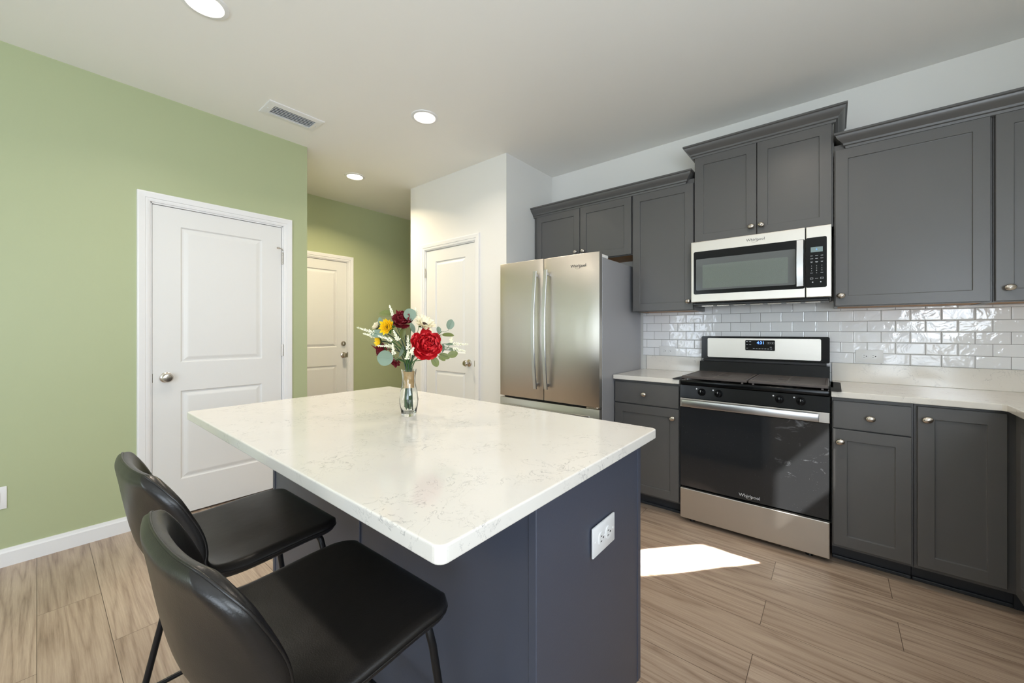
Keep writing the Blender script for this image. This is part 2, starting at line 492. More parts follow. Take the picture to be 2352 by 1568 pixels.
# left green wall with door opening y .462-1.207
D1a, D1b, DT = 0.455, 1.213, 2.047
m = MB(); m.box(XG - 0.12, XG, YR, D1a, 0, H); m.box(XG - 0.12, XG, D1b, YA, 0, H); m.box(XG - 0.12, XG, D1a, D1b, DT, H)
m.box(XH, XG - 0.12, YA - 0.1, YA, 0, H)
struct(m.obj('wall_left', 'green'), 'sage green wall with the near white door')
# hall wall with the garage-side door
D2a, D2b = 1.50, 2.325
m = MB(); m.box(XH - 0.12, XH, YA - 0.1, D2a, 0, H); m.box(XH - 0.12, XH, D2b, 6.0, 0, H); m.box(XH - 0.12, XH, D2a, D2b, DT, H)
struct(m.obj('wall_hall', 'green'), 'green wall at the end of the hall opening')
m = MB().box(-5.0, XQ + 0.1, 6.0, 6.1, 0, H)
struct(m.obj('wall_hall_end', 'white_wall'))
# pantry closet block
D3a, D3b = -3.262, -2.543
m = MB(); m.box(XQ, D3a, YP, YP + 0.11, 0, H); m.box(D3b, XP, YP, YP + 0.11, 0, H); m.box(D3a, D3b, YP, YP + 0.11, DT, H)
m.box(XQ, XQ + 0.11, YP + 0.11, 6.0, 0, H); m.box(XP - 0.11, XP, YP + 0.11, YW, 0, H)
struct(m.obj('wall_pantry', 'white_wall'), 'pale grey pantry wall with the narrow door')
struct(MB().box(XP - 0.11, XR + 0.12, YW, YW + 0.12, 0, H).obj('wall_front', 'white_wall'), 'pale grey wall behind the cabinets and range')
# right wall with sink window opening (sun side)
wy0, wy1, wz0, wz1 = 0.80, 1.235, 1.90, 2.37
m = MB(); m.box(XR, XR + 0.12, YR, -3.4, 0, H); m.box(XR, XR + 0.12, -1.2, wy0, 0, H); m.box(XR, XR + 0.12, -3.4, -1.2, 0, 0.22); m.box(XR, XR + 0.12, -3.4, -1.2, 2.28, H); m.box(XR, XR + 0.12, wy1, YW, 0, H)
m.box(XR, XR + 0.12, wy0, wy1, 0, wz0); m.box(XR, XR + 0.12, wy0, wy1, wz1, H)
struct(m.obj('wall_right', 'white_wall'))
# rear wall with two large windows
m = MB(); zs = (0.35, 2.35)
xs = [(-3.383, -3.34), (-2.50, 0.45), (1.12, XR)]
for a, b in xs: m.box(a, b, YR - 0.12, YR, 0, H)
for a, b in ((-3.34, -2.50), (0.45, 1.12)):
    m.box(a, b, YR - 0.12, YR, 0, zs[0]); m.box(a, b, YR - 0.12, YR, zs[1], H)
struct(m.obj('wall_rear', 'white_wall'))
def window(name, axis, fixed, a0, a1, z0, z1, mull=1):
    m = MB(); t = 0.04
    def bx(p0, p1, q0, q1, d0=-0.03, d1=0.03):
        if axis == 'y': m.box(p0, p1, fixed + d0, fixed + d1, q0, q1)
        else: m.box(fixed + d0, fixed + d1, p0, p1, q0, q1)
    bx(a0, a0 + t, z0, z1); bx(a1 - t, a1, z0, z1); bx(a0 + t, a1 - t, z0, z0 + t); bx(a0 + t, a1 - t, z1 - t, z1)
    if mull: bx(a0 + t, a1 - t, (z0 + z1) / 2 - 0.02, (z0 + z1) / 2 + 0.02)
    fr = m.obj(name, 'trim'); struct(fr)
    m = MB()
    if axis == 'y': m.box(a0 + t, a1 - t, fixed - 0.003, fixed + 0.003, z0 + t, z1 - t)
    else: m.box(fixed - 0.003, fixed + 0.003, a0 + t, a1 - t, z0 + t, z1 - t)
    m.obj('pane', 'pane', fr)
window('window_1', 'y', YR - 0.08, -3.34, -2.50, *zs)
window('window_2', 'y', YR - 0.08, 0.45, 1.12, *zs)
window('window_4', 'x', XR + 0.10, -3.4, -1.2, 0.22, 2.28, mull=0)
struct(MB().box(XR + 0.13, XR + 3.2, -6.0, -0.95, 2.50, 2.62).obj('ceiling_porch', 'trim'))  # unseen slab added outside to keep direct sun out of the patio opening
m = MB()
for a, b, c, d in ((wy0, wy0 + 0.012, wz0, wz1), (wy1 - 0.012, wy1, wz0, wz1), (wy0, wy1, wz0, wz0 + 0.012), (wy0, wy1, wz1 - 0.012, wz1)):
    m.box(XR + 0.04, XR + 0.08, a, b, c, d)
struct(m.obj('window_3', 'trim'))

window('window_5', 'x', XR - 0.012, -0.62, 0.62, 1.08, 2.32, mull=0)  # unseen frame added around the fill lamp, solid wall behind
o = MB().box(XR - 0.008, XR - 0.0005, -0.62, 0.62, 1.08, 2.32).obj('blind', 'trim'); o.parent = D.objects['window_5']  # white panel added behind the fill lamp
# baseboards
BP = [(0, 0), (0.014, 0), (0.014, 0.072), (0.010, 0.080), (0.007, 0.093), (0, 0.093)]
struct(MB().sweep([(XG, YR + 0.001), (XG, 0.398)], BP).obj('baseboard_left', 'trim'), 'white baseboard along the green wall')
struct(MB().sweep([(XG, 1.270), (XG, YA), (XG - 0.1, YA)][:2], BP).obj('baseboard_corner', 'trim'))
struct(MB().sweep([(XH, 2.394), (XH, 5.99)], BP).obj('baseboard_hall', 'trim'))
struct(MB().sweep([(XQ, YP), (-3.332, YP)], BP).obj('baseboard_pantry', 'trim'))
struct(MB().sweep([(-2.485, YP), (XP, YP)], BP).obj('baseboard_fridge', 'trim'))

# ------------------------------------------------------------------ interior doors
def casing_prof():  # (across from opening edge outward, thickness)
    return [(0, 0), (0, 0.010), (0.012, 0.013), (0.020, 0.013), (0.022, 0.017), (0.050, 0.020), (0.058, 0.019), (0.060, 0.0)]
def frame_door(idx, org, u, nrm, width, hz, panels, knob_u, hinges, hinge_u, deadbolt=False, sill_dark=False, label=''):
    """org: bottom-left corner of the opening on the wall plane, u: unit vector along the wall, nrm: unit vector out of the wall"""
    u = Vector(u); nrm = Vector(nrm); org = Vector(org); z = Vector((0, 0, 1))
    B = Matrix((u, nrm, z)).transposed().to_4x4(); B.translation = org
    flip = B.to_3x3().determinant() < 0
    # casing
    m = MB(); b = bmesh.new(); pr = casing_prof(); rings = []
    g = 0.006
    for (px, pz, mx, mz) in ((0 - g, 0, -1, 0), (0 - g, hz + g, -1, 1), (width + g, hz + g, 1, 1), (width + g, 0, 1, 0)):
        rings.append([b.verts.new((px + mx * o, t, pz + mz * o)) for o, t in pr])
    q = len(pr)
    for a, c in zip(rings, rings[1:]):
        for j in range(q): b.faces.new((a[j], a[(j + 1) % q], c[(j + 1) % q], c[j]))
    b.faces.new(rings[0]); b.faces.new(rings[-1])
    bmesh.ops.recalc_face_normals(b, faces=b.faces[:])
    m._merge(b, B)
    # jamb
    for a0, a1, z0, z1 in ((-g, 0.004, 0, hz + g), (width - 0.004, width + g, 0, hz + g), (0, width, hz - 0.004, hz + g)):
        m.box(a0, a1, -0.11, 0.002, z0, z1, mat=B)
    bmesh.ops.recalc_face_normals(m.bm, faces=m.bm.faces[:])
    cas = m.obj('trim_%d' % idx, 'trim'); struct(cas, 'white moulded casing of the ' + label)
    # slab with pressed panels
    m = MB(); y1 = -0.006; y0 = -0.040; dx0, dx1, dz0, dz1 = 0.007, width - 0.007, 0.012, hz - 0.007
    b = bmesh.new()
    # build slab front as grid with recessed rings
    us = sorted({dx0, dx1} | {p for P in panels for p in (P[0], P[1])}); zz = sorted({dz0, dz1} | {p for P in panels for p in (P[2], P[3])})
    def isp(a, c): return any(P[0] <= a < P[1] and P[2] <= c < P[3] for P in panels)
    for a0, a1 in zip(us, us[1:]):
        for c0, c1 in zip(zz, zz[1:]):
            if not isp(a0, c0):
                b.faces.new([b.verts.new(p) for p in ((a0, y1, c0), (a1, y1, c0), (a1, y1, c1), (a0, y1, c1))])
    for P in panels:
        lv = [(0, 0), (0.006, -0.0), (0.014, -0.009), (0.022, -0.009), (0.040, -0.003), (0.046, -0.002)]
        rs = []
        for o, d in lv:
            rs.append([b.verts.new(p) for p in ((P[0] + o, y1 + d, P[2] + o), (P[1] - o, y1 + d, P[2] + o), (P[1] - o, y1 + d, P[3] - o), (P[0] + o, y1 + d, P[3] - o))])
        for r0, r1 in zip(rs, rs[1:]):
            for k in range(4): b.faces.new((r0[k], r0[(k + 1) % 4], r1[(k + 1) % 4], r1[k]))
        b.faces.new(rs[-1])
    bmesh.ops.remove_doubles(b, verts=b.verts[:], dist=1e-5)
    # sides and back
    for quad in (((dx0, y1, dz0), (dx0, y1, dz1), (dx0, y0, dz1), (dx0, y0, dz0)), ((dx1, y1, dz0), (dx1, y0, dz0), (dx1, y0, dz1), (dx1, y1, dz1)),
                 ((dx0, y1, dz1), (dx1, y1, dz1), (dx1, y0, dz1), (dx0, y0, dz1)), ((dx0, y1, dz0), (dx0, y0, dz0), (dx1, y0, dz0), (dx1, y1, dz0)),
                 ((dx0, y0, dz0), (dx0, y0, dz1), (dx1, y0, dz1), (dx1, y0, dz0))):
        b.faces.new([b.verts.new(p) for p in quad])
    bmesh.ops.remove_doubles(b, verts=b.verts[:], dist=1e-5)
    bmesh.ops.recalc_face_normals(b, faces=b.faces[:])
    m._merge(b, B)
    bmesh.ops.recalc_face_normals(m.bm, faces=m.bm.faces[:])
    door = m.obj('door_%d' % idx, 'door'); struct(door, label)
    # dark block behind the slab: shade of the gap put into its colour
    m = MB().box(0.0045, width - 0.0045, -0.105, -0.045, 0.0, hz - 0.0045, mat=B)
    bmesh.ops.recalc_face_normals(m.bm, faces=m.bm.faces[:])
    m.obj('door_core', 'cab_dark', door)
    # knob
    def knob(zk, r=0.030, dead=False):
        K = B @ Matrix.Translation((knob_u, y1, zk)) @ Matrix.Rotation(-PI / 2, 4, 'X')
        if dead: pr = [(0, 0), (0.030, 0), (0.030, 0.006), (0.024, 0.014), (0.012, 0.015), (0.0, 0.015)]
        else: pr = [(0, 0), (0.033, 0), (0.033, 0.004), (0.024, 0.010), (0.012, 0.013), (0.011, 0.030), (0.020, 0.036), (0.028, 0.045), (0.029, 0.053), (0.023, 0.061), (0.012, 0.063), (0, 0.063)]
        m = MB().lathe(pr, 32, K, cap=False)
        if dead: m.box(-0.004, 0.004, -0.012, 0.012, 0.014, 0.024, mat=K)
        bmesh.ops.recalc_face_normals(m.bm, faces=m.bm.faces[:])
        m.obj('deadbolt' if dead else 'door_knob', 'nickel', door, smooth=40)
    knob(hinges[-1])
    if deadbolt: knob(deadbolt, dead=True)
    for zh in hinges[:-1]:
        m = MB().box(hinge_u - 0.006, hinge_u + 0.006, -0.004, 0.004, zh - 0.045, zh + 0.045, mat=B)
        K = B @ Matrix.Translation((hinge_u, 0.003, zh))
        m.lathe([(0, -0.048), (0.006, -0.046), (0.006, 0.046), (0, 0.048)], 12, K, cap=False)
        bmesh.ops.recalc_face_normals(m.bm, faces=m.bm.faces[:])
        m.obj('hinge', 'nickel', door, smooth=40)
    return door, B
d1, B1 = frame_door(1, (XG, D1a, 0), (0, 1, 0), (1, 0, 0), D1b - D1a, DT, [(0.140, 0.625, 0.237, 0.838), (0.140, 0.625, 1.015, 1.927)], 0.073, [0.25, 1.079, 1.80, 0.928], 0.757, label='wide white two-panel door in the green wall')
m = MB().tube([(XG + 0.006, 1.213, 1.862), (XG + 0.03, 1.20, 1.868), (XG + 0.055, 1.175, 1.868)], 0.004, 8)
m.cyl((XG + 0.055, 1.175, 1.868), (XG + 0.05, 1.155, 1.868), 0.007, n=12)
m.obj('door_stop', 'nickel', d1, smooth=40)
m = MB().box(XG - 0.010, XG - 0.004, D1a + 0.003, D1a + 0.009, 0.90, 0.957); m.obj('strike_plate', 'nickel', d1)
d2, B2 = frame_door(2, (XH, D2a, 0), (0, 1, 0), (1, 0, 0), D2b - D2a, DT, [(0.12, 0.705, 0.237, 0.836), (0.12, 0.705, 1.035, 1.940)], 0.775, [0.25, 1.8, 0.944], 0.006, deadbolt=1.079, label='white entry door with deadbolt at the end of the hall')
m = MB().box(XH - 0.006, XH + 0.003, D2b - 0.004, D2b + 0.004, 0.915, 0.975); m.obj('strike_plate', 'nickel', d2)
d3, B3 = frame_door(3, (D3a, YP, 0), (1, 0, 0), (0, -1, 0), D3b - D3a, DT, [(0.145, 0.590, 0.237, 0.843), (0.145, 0.590, 1.014, 1.930)], 0.635, [0.25, 1.1, 1.82, 0.933], 0.002, label='narrow white pantry door beside the refrigerator')
m = MB().box(D3b - 0.008, D3b - 0.002, YP - 0.002, YP + 0.006, 0.905, 0.96); m.obj('strike_plate', 'nickel', d3)

# ------------------------------------------------------------------ outlets
def outlet(org, u, nrm, label, horizontal=True, w=0.127, h=0.078, blank=False, group=None):
    u = Vector(u); nrm = Vector(nrm); v = Vector((0, 0, 1))
    B = Matrix((u, v, nrm)).transposed().to_4x4()
    t = thing('light_switch_plate' if blank else 'outlet', label, 'switch' if blank else 'outlet', org, group)
    B.translation = Vector(org)
    m = MB().box(-w / 2, w / 2, -h / 2, h / 2, 0.0, 0.006, 0.0025, 2, mat=B)
    bmesh.ops.recalc_face_normals(m.bm, faces=m.bm.faces[:])
    m.obj('cover_plate', 'plate', t, smooth=30)
    if blank:
        m = MB().box(-0.017, 0.017, -0.033, 0.033, 0.005, 0.009, 0.001, 1, mat=B)
        bmesh.ops.recalc_face_normals(m.bm, faces=m.bm.faces[:])
        m.obj('rocker', 'plate', t); return t
    for sx in (-0.0205, 0.0205):
        m = MB(); pts = []
        for k in range(24):
            a = 2 * PI * k / 24; r = 0.0172
            pts.append((sx + max(-0.0135, min(0.0135, r * math.cos(a))), r * math.sin(a)))
        m.prism(pts, 'z', 0.0055, 0.0085, mat=B)
        bmesh.ops.recalc_face_normals(m.bm, faces=m.bm.faces[:])
        rc = m.obj('receptacle', 'plate', t, smooth=30)
        m = MB()
        m.box(sx - 0.006, sx + 0.001, 0.0055, 0.0075, 0.0086, 0.0090, mat=B)
        m.box(sx - 0.007, sx + 0.001, -0.0075, -0.0055, 0.0086, 0.0090, mat=B)
        m.cyl(B @ Vector((sx + 0.008, 0, 0.0086)), B @ Vector((sx + 0.008, 0, 0.0090)), 0.0028, n=12)
        bmesh.ops.recalc_face_normals(m.bm, faces=m.bm.faces[:])
        m.obj('slots', 'slot', rc)
    for sx in (0, -w / 2 + 0.012, w / 2 - 0.012):
        MB().cyl(B @ Vector((sx, 0, 0.0055)), B @ Vector((sx, 0, 0.0072)), 0.0028, n=12).obj('screw', 'plate', t, smooth=30)
    return t
outlet((-0.489, 0.9625, 0.6805), (0, 1, 0), (1, 0, 0), 'white duplex outlet on the grey end panel of the island', h=0.078)
outlet((0.1675, YW - 0.008, 1.076), (1, 0, 0), (0, -1, 0), 'horizontal white outlet on the tile to the right of the range')
outlet((-1.045, YW - 0.008, 1.069), (1, 0, 0), (0, -1, 0), 'horizontal white outlet on the tile between refrigerator and range')
outlet((XG, -0.135, 0.36), (0, 1, 0), (1, 0, 0), 'white wall plate low on the green wall at the left edge', w=0.074, h=0.117, blank=True)

# ------------------------------------------------------------------ ceiling fittings
DL = []
def downlight(x, y, label, energy=7.2, color=(1.0, 0.88, 0.74)):
    t = thing('recessed_downlight', label, 'ceiling light', (x, y, H), 'recessed lights in the ceiling')
    R = Matrix.Translation((x, y, H))
    m = MB().lathe([(0.070, -0.0035), (0.074, -0.0075), (0.092, -0.0045), (0.094, 0.0), (0.070, 0.0)], 48, R, cap=False)
    bmesh.ops.recalc_face_normals(m.bm, faces=m.bm.faces[:])
    m.obj('trim_ring', 'trim', t, smooth=40)
    m = MB().lathe([(0, -0.005), (0.05, -0.0045), (0.071, -0.003), (0.071, 0.0), (0, 0)], 40, R, cap=False)
    bmesh.ops.recalc_face_normals(m.bm, faces=m.bm.faces[:])
    m.obj('diffuser', 'lamp', t, smooth=40)
    l = D.lights.new('downlight_beam', 'AREA'); l.shape = 'DISK'; l.size = 0.13; l.energy = energy; l.color = color; l.spread = math.radians(140)
    o = D.objects.new('downlight_beam', l); COL.objects.link(o); o.location = (x, y, H - 0.009)
    DL.append(l)
downlight(-2.255, 1.721, 'round lit recessed ceiling light nearest the middle, above the far side of the island')
downlight(-3.657, 1.954, 'smallest lit recessed ceiling light, by the hall opening', 20, (1.0, 0.82, 0.56))
downlight(-2.265, 0.486, 'large lit recessed ceiling light cut by the top edge of the photo')
downlight(-0.22, 1.80, 'recessed ceiling light in front of the range, above the frame')
def vent():
    x0, x1, y0, y1 = -3.078, -2.870, 0.955, 1.308
    t = thing('ceiling_vent', 'white rectangular air vent with metal louvres in the ceiling', 'vent', ((x0 + x1) / 2, (y0 + y1) / 2, H))
    ix0, ix1, iy0, iy1 = -3.033, -2.920, 1.003, 1.262
    pr = [(0, 0), (0, 0.004), (0.004, 0.006), (0.040, 0.010), (0.0445, 0.010), (0.0445, 0.0)]
    b = bmesh.new(); rings = []
    for cx_, cy_, sx, sy in ((x0, y0, 1, 1), (x1, y0, -1, 1), (x1, y1, -1, -1), (x0, y1, 1, -1)):
        rings.append([b.verts.new((cx_ + sx * o, cy_ + sy * o, H - tt)) for o, tt in pr])
    for i in range(4):
        a, c = rings[i], rings[(i + 1) % 4]
        for j in range(len(pr) - 1): b.faces.new((a[j], a[j + 1], c[j + 1], c[j]))
    bmesh.ops.recalc_face_normals(b, faces=b.faces[:])
    m = MB(); m._merge(b); m.obj('vent_frame', 'trim', t)
    MB().box(x0 + 0.04, x1 - 0.04, y0 + 0.04, y1 - 0.04, H - 0.002, H - 0.0005).obj('throat', 'ventdark', t)
    n = 5
    for k in range(n):
        xc = x0 + 0.050 + (x1 - x0 - 0.100) * (k + 0.5) / n
        R = Matrix.Translation((xc, (y0 + y1) / 2, H - 0.0085)) @ Matrix.Rotation(math.radians(18), 4, 'Y')
        MB().box(-0.010, 0.010, -(y1 - y0) / 2 + 0.044, (y1 - y0) / 2 - 0.044, -0.0008, 0.0008, mat=R).obj('louvre', 'vent_slat', t)
    for y in (y0 + 0.022, y1 - 0.022): MB().cyl(((x0 + x1) / 2, y, H - 0.0065), ((x0 + x1) / 2, y, H - 0.0105), 0.004, n=10).obj('screw', 'vent_slat', t)
vent()

# ------------------------------------------------------------------ cabinetry
def shaker(x0, x1, z0, z1, yf, th=0.020, rail=0.057, mat=None, flat=False):
    """door panel facing -Y with its front at yf"""
    m = MB()
    if flat: return m.box(x0, x1, yf, yf + th, z0, z1, 0.0015, 1, mat=mat)
    b = bmesh.new()
    rings = []
    seq = [(0, th), (0, 0.0015), (0.0015, 0), (rail - 0.0015, 0), (rail, 0.001), (rail + 0.0005, 0.0075), (rail + 0.002, 0.008)]
    for o, d in seq:
        rings.append([b.verts.new((x, yf + d, z)) for x, z in ((x0 + o, z0 + o), (x1 - o, z0 + o), (x1 - o, z1 - o), (x0 + o, z1 - o))])
    for a, c in zip(rings, rings[1:]):
        for k in range(4): b.faces.new((a[k], a[(k + 1) % 4], c[(k + 1) % 4], c[k]))
    b.faces.new(rings[-1]); b.faces.new(rings[0][::-1])
    bmesh.ops.recalc_face_normals(b, faces=b.faces[:])
    m._merge(b, mat)
    # hairline joints where rails meet stiles
    for zz in (z0 + rail, z1 - rail):
        for xa, xb in ((x0 + rail - 0.0012, x0 + rail), (x1 - rail, x1 - rail + 0.0012)):
            za, zb = (z0 + 0.002, zz) if zz < (z0 + z1) / 2 else (zz, z1 - 0.002)
            m.box(xa, xb, yf - 0.0003, yf + 0.002, za, zb, mat=mat)
    return m
def knob(x, y, z, parent, ang=25, mat=None):
    m = MB()
    m.cyl((0, 0, 0), (0, -0.018, 0), 0.0065, 0.005, 14)
    R = Matrix.Translation((0, -0.022, 0)) @ Matrix.Rotation(math.radians(ang), 4, 'Y')
    m.sphere((0, 0, 0), 1, (0.0200, 0.0100, 0.0155), 24, mat=R)
    m.sphere((0, -0.0078, 0), 1, (0.0185, 0.0042, 0.0024), 16, mat=R)
    T = Matrix.Translation((x, y, z)) if mat is None else mat @ Matrix.Translation((x, y, z))
    m.bm.transform(T)
    return m.obj('knob', 'nickel', parent, smooth=60)

YU = 2.880
def wall_cab(name, label, x0, x1, z0, z1, doors, knobs, fill_bottom=True):
    """doors: list of (x0,x1); knobs: list of (x,z,doorindex)"""
    t = thing(name, label, 'cabinet', ((x0 + x1) / 2, YW, z0))
    m = MB()
    m.box(x0, x1, YU + 0.022, YU + 0.040, z0, z1 + 0.035)            # face frame
    m.box(x0, x0 + 0.016, YU + 0.040, YW - 0.001, z0, z1 + 0.03); m.box(x1 - 0.016, x1, YU + 0.040, YW - 0.001, z0, z1 + 0.03)
    m.box(x0 + 0.016, x1 - 0.016, YU + 0.040, YW - 0.001, z1 + 0.010, z1 + 0.025)
    m.obj('carcass', 'cab', t)
    MB().box(x0 + 0.016, x1 - 0.016, YU + 0.040, YW - 0.001, z0 + 0.003, z0 + 0.016).obj('bottom_panel', 'oak', t)
    ds = []
    for a, b in doors:
        ds.append(shaker(a, b, z0 + 0.004, z1, YU).obj('door', 'cab', t))
    for k, (x, z, i) in enumerate(knobs): knob(x, YU, z, ds[i], ang=(28 if k % 2 else -10))
    return t
wall_cab('upper_cabinet', 'short grey two-door wall cabinet above the refrigerator', -2.165, -1.216, 1.822, 2.270, [(-2.130, -1.678), (-1.672, -1.222)], [(-1.711, 1.900, 0), (-1.638, 1.900, 1)])
wall_cab('upper_cabinet', 'tall narrow grey single-door wall cabinet left of the microwave', -1.214, -0.764, 1.376, 2.270, [(-1.208, -0.768)], [(-0.799, 1.438, 0)])
wall_cab('upper_cabinet', 'raised grey two-door wall cabinet above the microwave', -0.761, -0.003, 1.838, 2.432, [(-0.757, -0.386), (-0.381, -0.010)], [(-0.413, 1.899, 0), (-0.357, 1.901, 1)])
wall_cab('upper_cabinet', 'wide grey single-door wall cabinet right of the microwave', 0.001, 0.597, 1.370, 2.266, [(0.006, 0.588)], [(0.032, 1.431, 0)])
wall_cab('upper_cabinet', 'grey wall cabinet cut by the right edge of the photo', 0.599, 1.215, 1.370, 2.266, [(0.604, 0.98)], [(0.645, 1.436, 0)])
CP = [(0, -0.004), (0.010, 0.0), (0.012, 0.012), (0.020, 0.016), (0.022, 0.026), (0.034, 0.038), (0.046, 0.048), (0.052, 0.058), (0.054, 0.066), (0.062, 0.070), (0.062, 0.080), (0, 0.080)]
def crown(name, label, path, z):
    m = MB().sweep(path, [(o, z + h) for o, h in CP])
    # solid backing up to the cabinet
    o = m.obj(name, 'cab', smooth=25); tag(o, label, 'moulding'); return o
# path travels so that the right-hand side faces the room
crown('crown_moulding', 'stepped grey crown moulding over the cabinets by the refrigerator', [(XP + 0.001, YU + 0.012), (-0.828, YU + 0.012), (-0.828, YW - 0.002)][0:3], 2.272)
crown('crown_moulding', 'highest grey crown moulding, on the cabinet above the microwave', [(-0.762, YW - 0.002), (-0.762, YU + 0.012), (-0.001, YU + 0.012), (-0.001, YW - 0.002)], 2.434)
crown('crown_moulding', 'grey crown moulding on the cabinets right of the microwave', [(0.062, YW - 0.002), (0.062, YU + 0.012), (XR - 0.001, YU + 0.012)], 2.268)

YB = 2.630
def base_cab(name, label, x0, x1, fronts, y_back=YW, B=None, filler=True):
    """fronts: list of (kind,x0,x1,z0,z1,knobx,knobz)"""
    c = Vector(((x0 + x1) / 2, (YB + y_back) / 2, 0))
    if B is not None: c = B @ c
    t = thing(name, label, 'cabinet', c)
    m = MB()
    m.box(x0, x1, YB + 0.022, YB + 0.042, 0.092, 0.883, mat=B)
    for xa in (x0, x1 - 0.016):
        m.prism([(YB + 0.042, 0.092), (YB + 0.112, 0.092), (YB + 0.112, 0.0), (y_back - 0.001, 0.0), (y_back - 0.001, 0.883), (YB + 0.042, 0.883)], 'x', xa, xa + 0.016, mat=B)
    m.box(x0 + 0.016, x1 - 0.016, y_back - 0.012, y_back - 0.001, 0.0, 0.883, mat=B)
    m.box(x0 + 0.016, x1 - 0.016, YB + 0.042, y_back - 0.012, 0.092, 0.108, mat=B)
    bmesh.ops.recalc_face_normals(m.bm, faces=m.bm.faces[:])
    m.obj('carcass', 'cab', t)
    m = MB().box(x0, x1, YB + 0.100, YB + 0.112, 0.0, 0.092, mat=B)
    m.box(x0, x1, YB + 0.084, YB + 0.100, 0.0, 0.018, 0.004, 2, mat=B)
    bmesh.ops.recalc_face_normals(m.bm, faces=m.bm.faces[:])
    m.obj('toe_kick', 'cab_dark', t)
    for kind, a, b, z0, z1, kx, kz in fronts:
        d = shaker(a, b, z0, z1, YB, flat=(kind == 'drawer'), mat=B)
        bmesh.ops.recalc_face_normals(d.bm, faces=d.bm.faces[:])
        d = d.obj(kind, 'cab', t)
        if kx is not None: knob(kx, YB, kz, d, ang=(0 if kind == 'drawer' else -20), mat=B)
    return t
base_cab('base_cabinet', 'narrow grey base cabinet with one drawer left of the range', -1.242, -0.786,
         [('drawer', -1.236, -0.790, 0.722, 0.868, -1.019, 0.794), ('door', -1.236, -0.790, 0.108, 0.714, -0.826, 0.655)])
base_cab('base_cabinet', 'grey base cabinet with drawer over door right of the range', -0.008, 0.299,
         [('drawer', -0.003, 0.291, 0.724, 0.865, 0.143, 0.790), ('door', -0.003, 0.291, 0.110, 0.718, 0.026, 0.655)])
base_cab('base_cabinet', 'grey corner base cabinet with one full-height door', 0.301, 0.622,
         [('door', 0.311, 0.585, 0.112, 0.872, 0.342, 0.814)])
MB().box(0.622, 0.705, YB + 0.084, YB + 0.112, 0.0, 0.092).obj('trim_4', 'cab_dark')['kind'] = 'structure'
# return run along the right wall, front facing -X at x = .60
RB = Matrix.Translation((0.602 - YB, 0, 0)) @ Matrix(((0, 1, 0, 0), (-1, 0, 0, 0), (0, 0, 1, 0), (0, 0, 0, 1)))
# local (x,y) -> world: X = y + (.602-YB), Y = -x
base_cab('base_cabinet', 'grey base cabinet facing left at the far right corner', -3.19, -1.70,
         [('door', -2.605, -2.16, 0.112, 0.872, -2.20, 0.81), ('door', -2.155, -1.71, 0.112, 0.872, -2.11, 0.81)], y_back=YB + XR - 0.602 - 0.001, B=RB)
base_cab('base_cabinet', 'grey sink base cabinet beyond the right edge of the photo', -1.698, -0.75,
         [('door', -1.69, -1.23, 0.112, 0.872, -1.27, 0.81), ('door', -1.22, -0.76, 0.112, 0.872, -1.18, 0.81)], y_back=YB + XR - 0.602 - 0.001, B=RB)

# countertops
ZC, TC = 0.915, 0.030
YC = 2.614
t = thing('countertop', 'white quartz countertop between refrigerator and range', 'countertop', (-1.01, 2.9, ZC - TC))
MB().box(-1.244, -0.784, YC, YW - 0.001, ZC - TC, ZC, 0.003, 2).obj('slab', 'quartz', t)
MB().box(-1.210, -0.784, YW - 0.021, YW - 0.001, ZC + 0.0002, 1.029, 0.0015, 1).obj('upstand', 'quartz', t)
t = thing('countertop', 'long white quartz countertop running right from the range', 'countertop', (0.6, 2.9, ZC - TC))
m = MB()
b = bmesh.new()
poly = [(-0.010, YC), (0.566, YC), (0.578, YC - 0.012), (0.578, 0.76), (XR - 0.001, 0.76), (XR - 0.001, YW - 0.001), (-0.010, YW - 0.001)]
A = [b.verts.new((x, y, ZC - TC)) for x, y in poly]; f = b.faces.new(A)
r = bmesh.ops.extrude_face_region(b, geom=[f]); bmesh.ops.translate(b, verts=[v for v in r['geom'] if isinstance(v, bmesh.types.BMVert)], vec=(0, 0, TC))
bmesh.ops.recalc_face_normals(b, faces=b.faces[:])
bmesh.ops.bevel(b, geom=[e for e in b.edges if abs(e.verts[0].co.z - e.verts[1].co.z) < 1e-6], offset=0.003, segments=2, profile=0.5, affect='EDGES')
m._merge(b); m.obj('slab', 'quartz', t)
MB().box(-0.010, XR - 0.022, YW - 0.021, YW - 0.001, ZC + 0.0002, 1.029, 0.0015, 1).obj('upstand', 'quartz', t)
MB().box(XR - 0.021, XR - 0.001, 0.76, YW - 0.022, ZC + 0.0002, 1.029, 0.0015, 1).obj('upstand', 'quartz', t)
# tiles
m = MB()
m.box(-1.245, -0.787, YW - 0.008, YW - 0.0005, 1.029, 1.376); m.box(-0.787, -0.001, YW - 0.008, YW - 0.0005, 0.85, 1.44); m.box(-0.001, XR - 0.009, YW - 0.008, YW - 0.0005, 1.029, 1.370)
m = m.obj('tile_backsplash', 'tile'); tag(m, 'white glossy subway tile backsplash behind the range', 'backsplash')

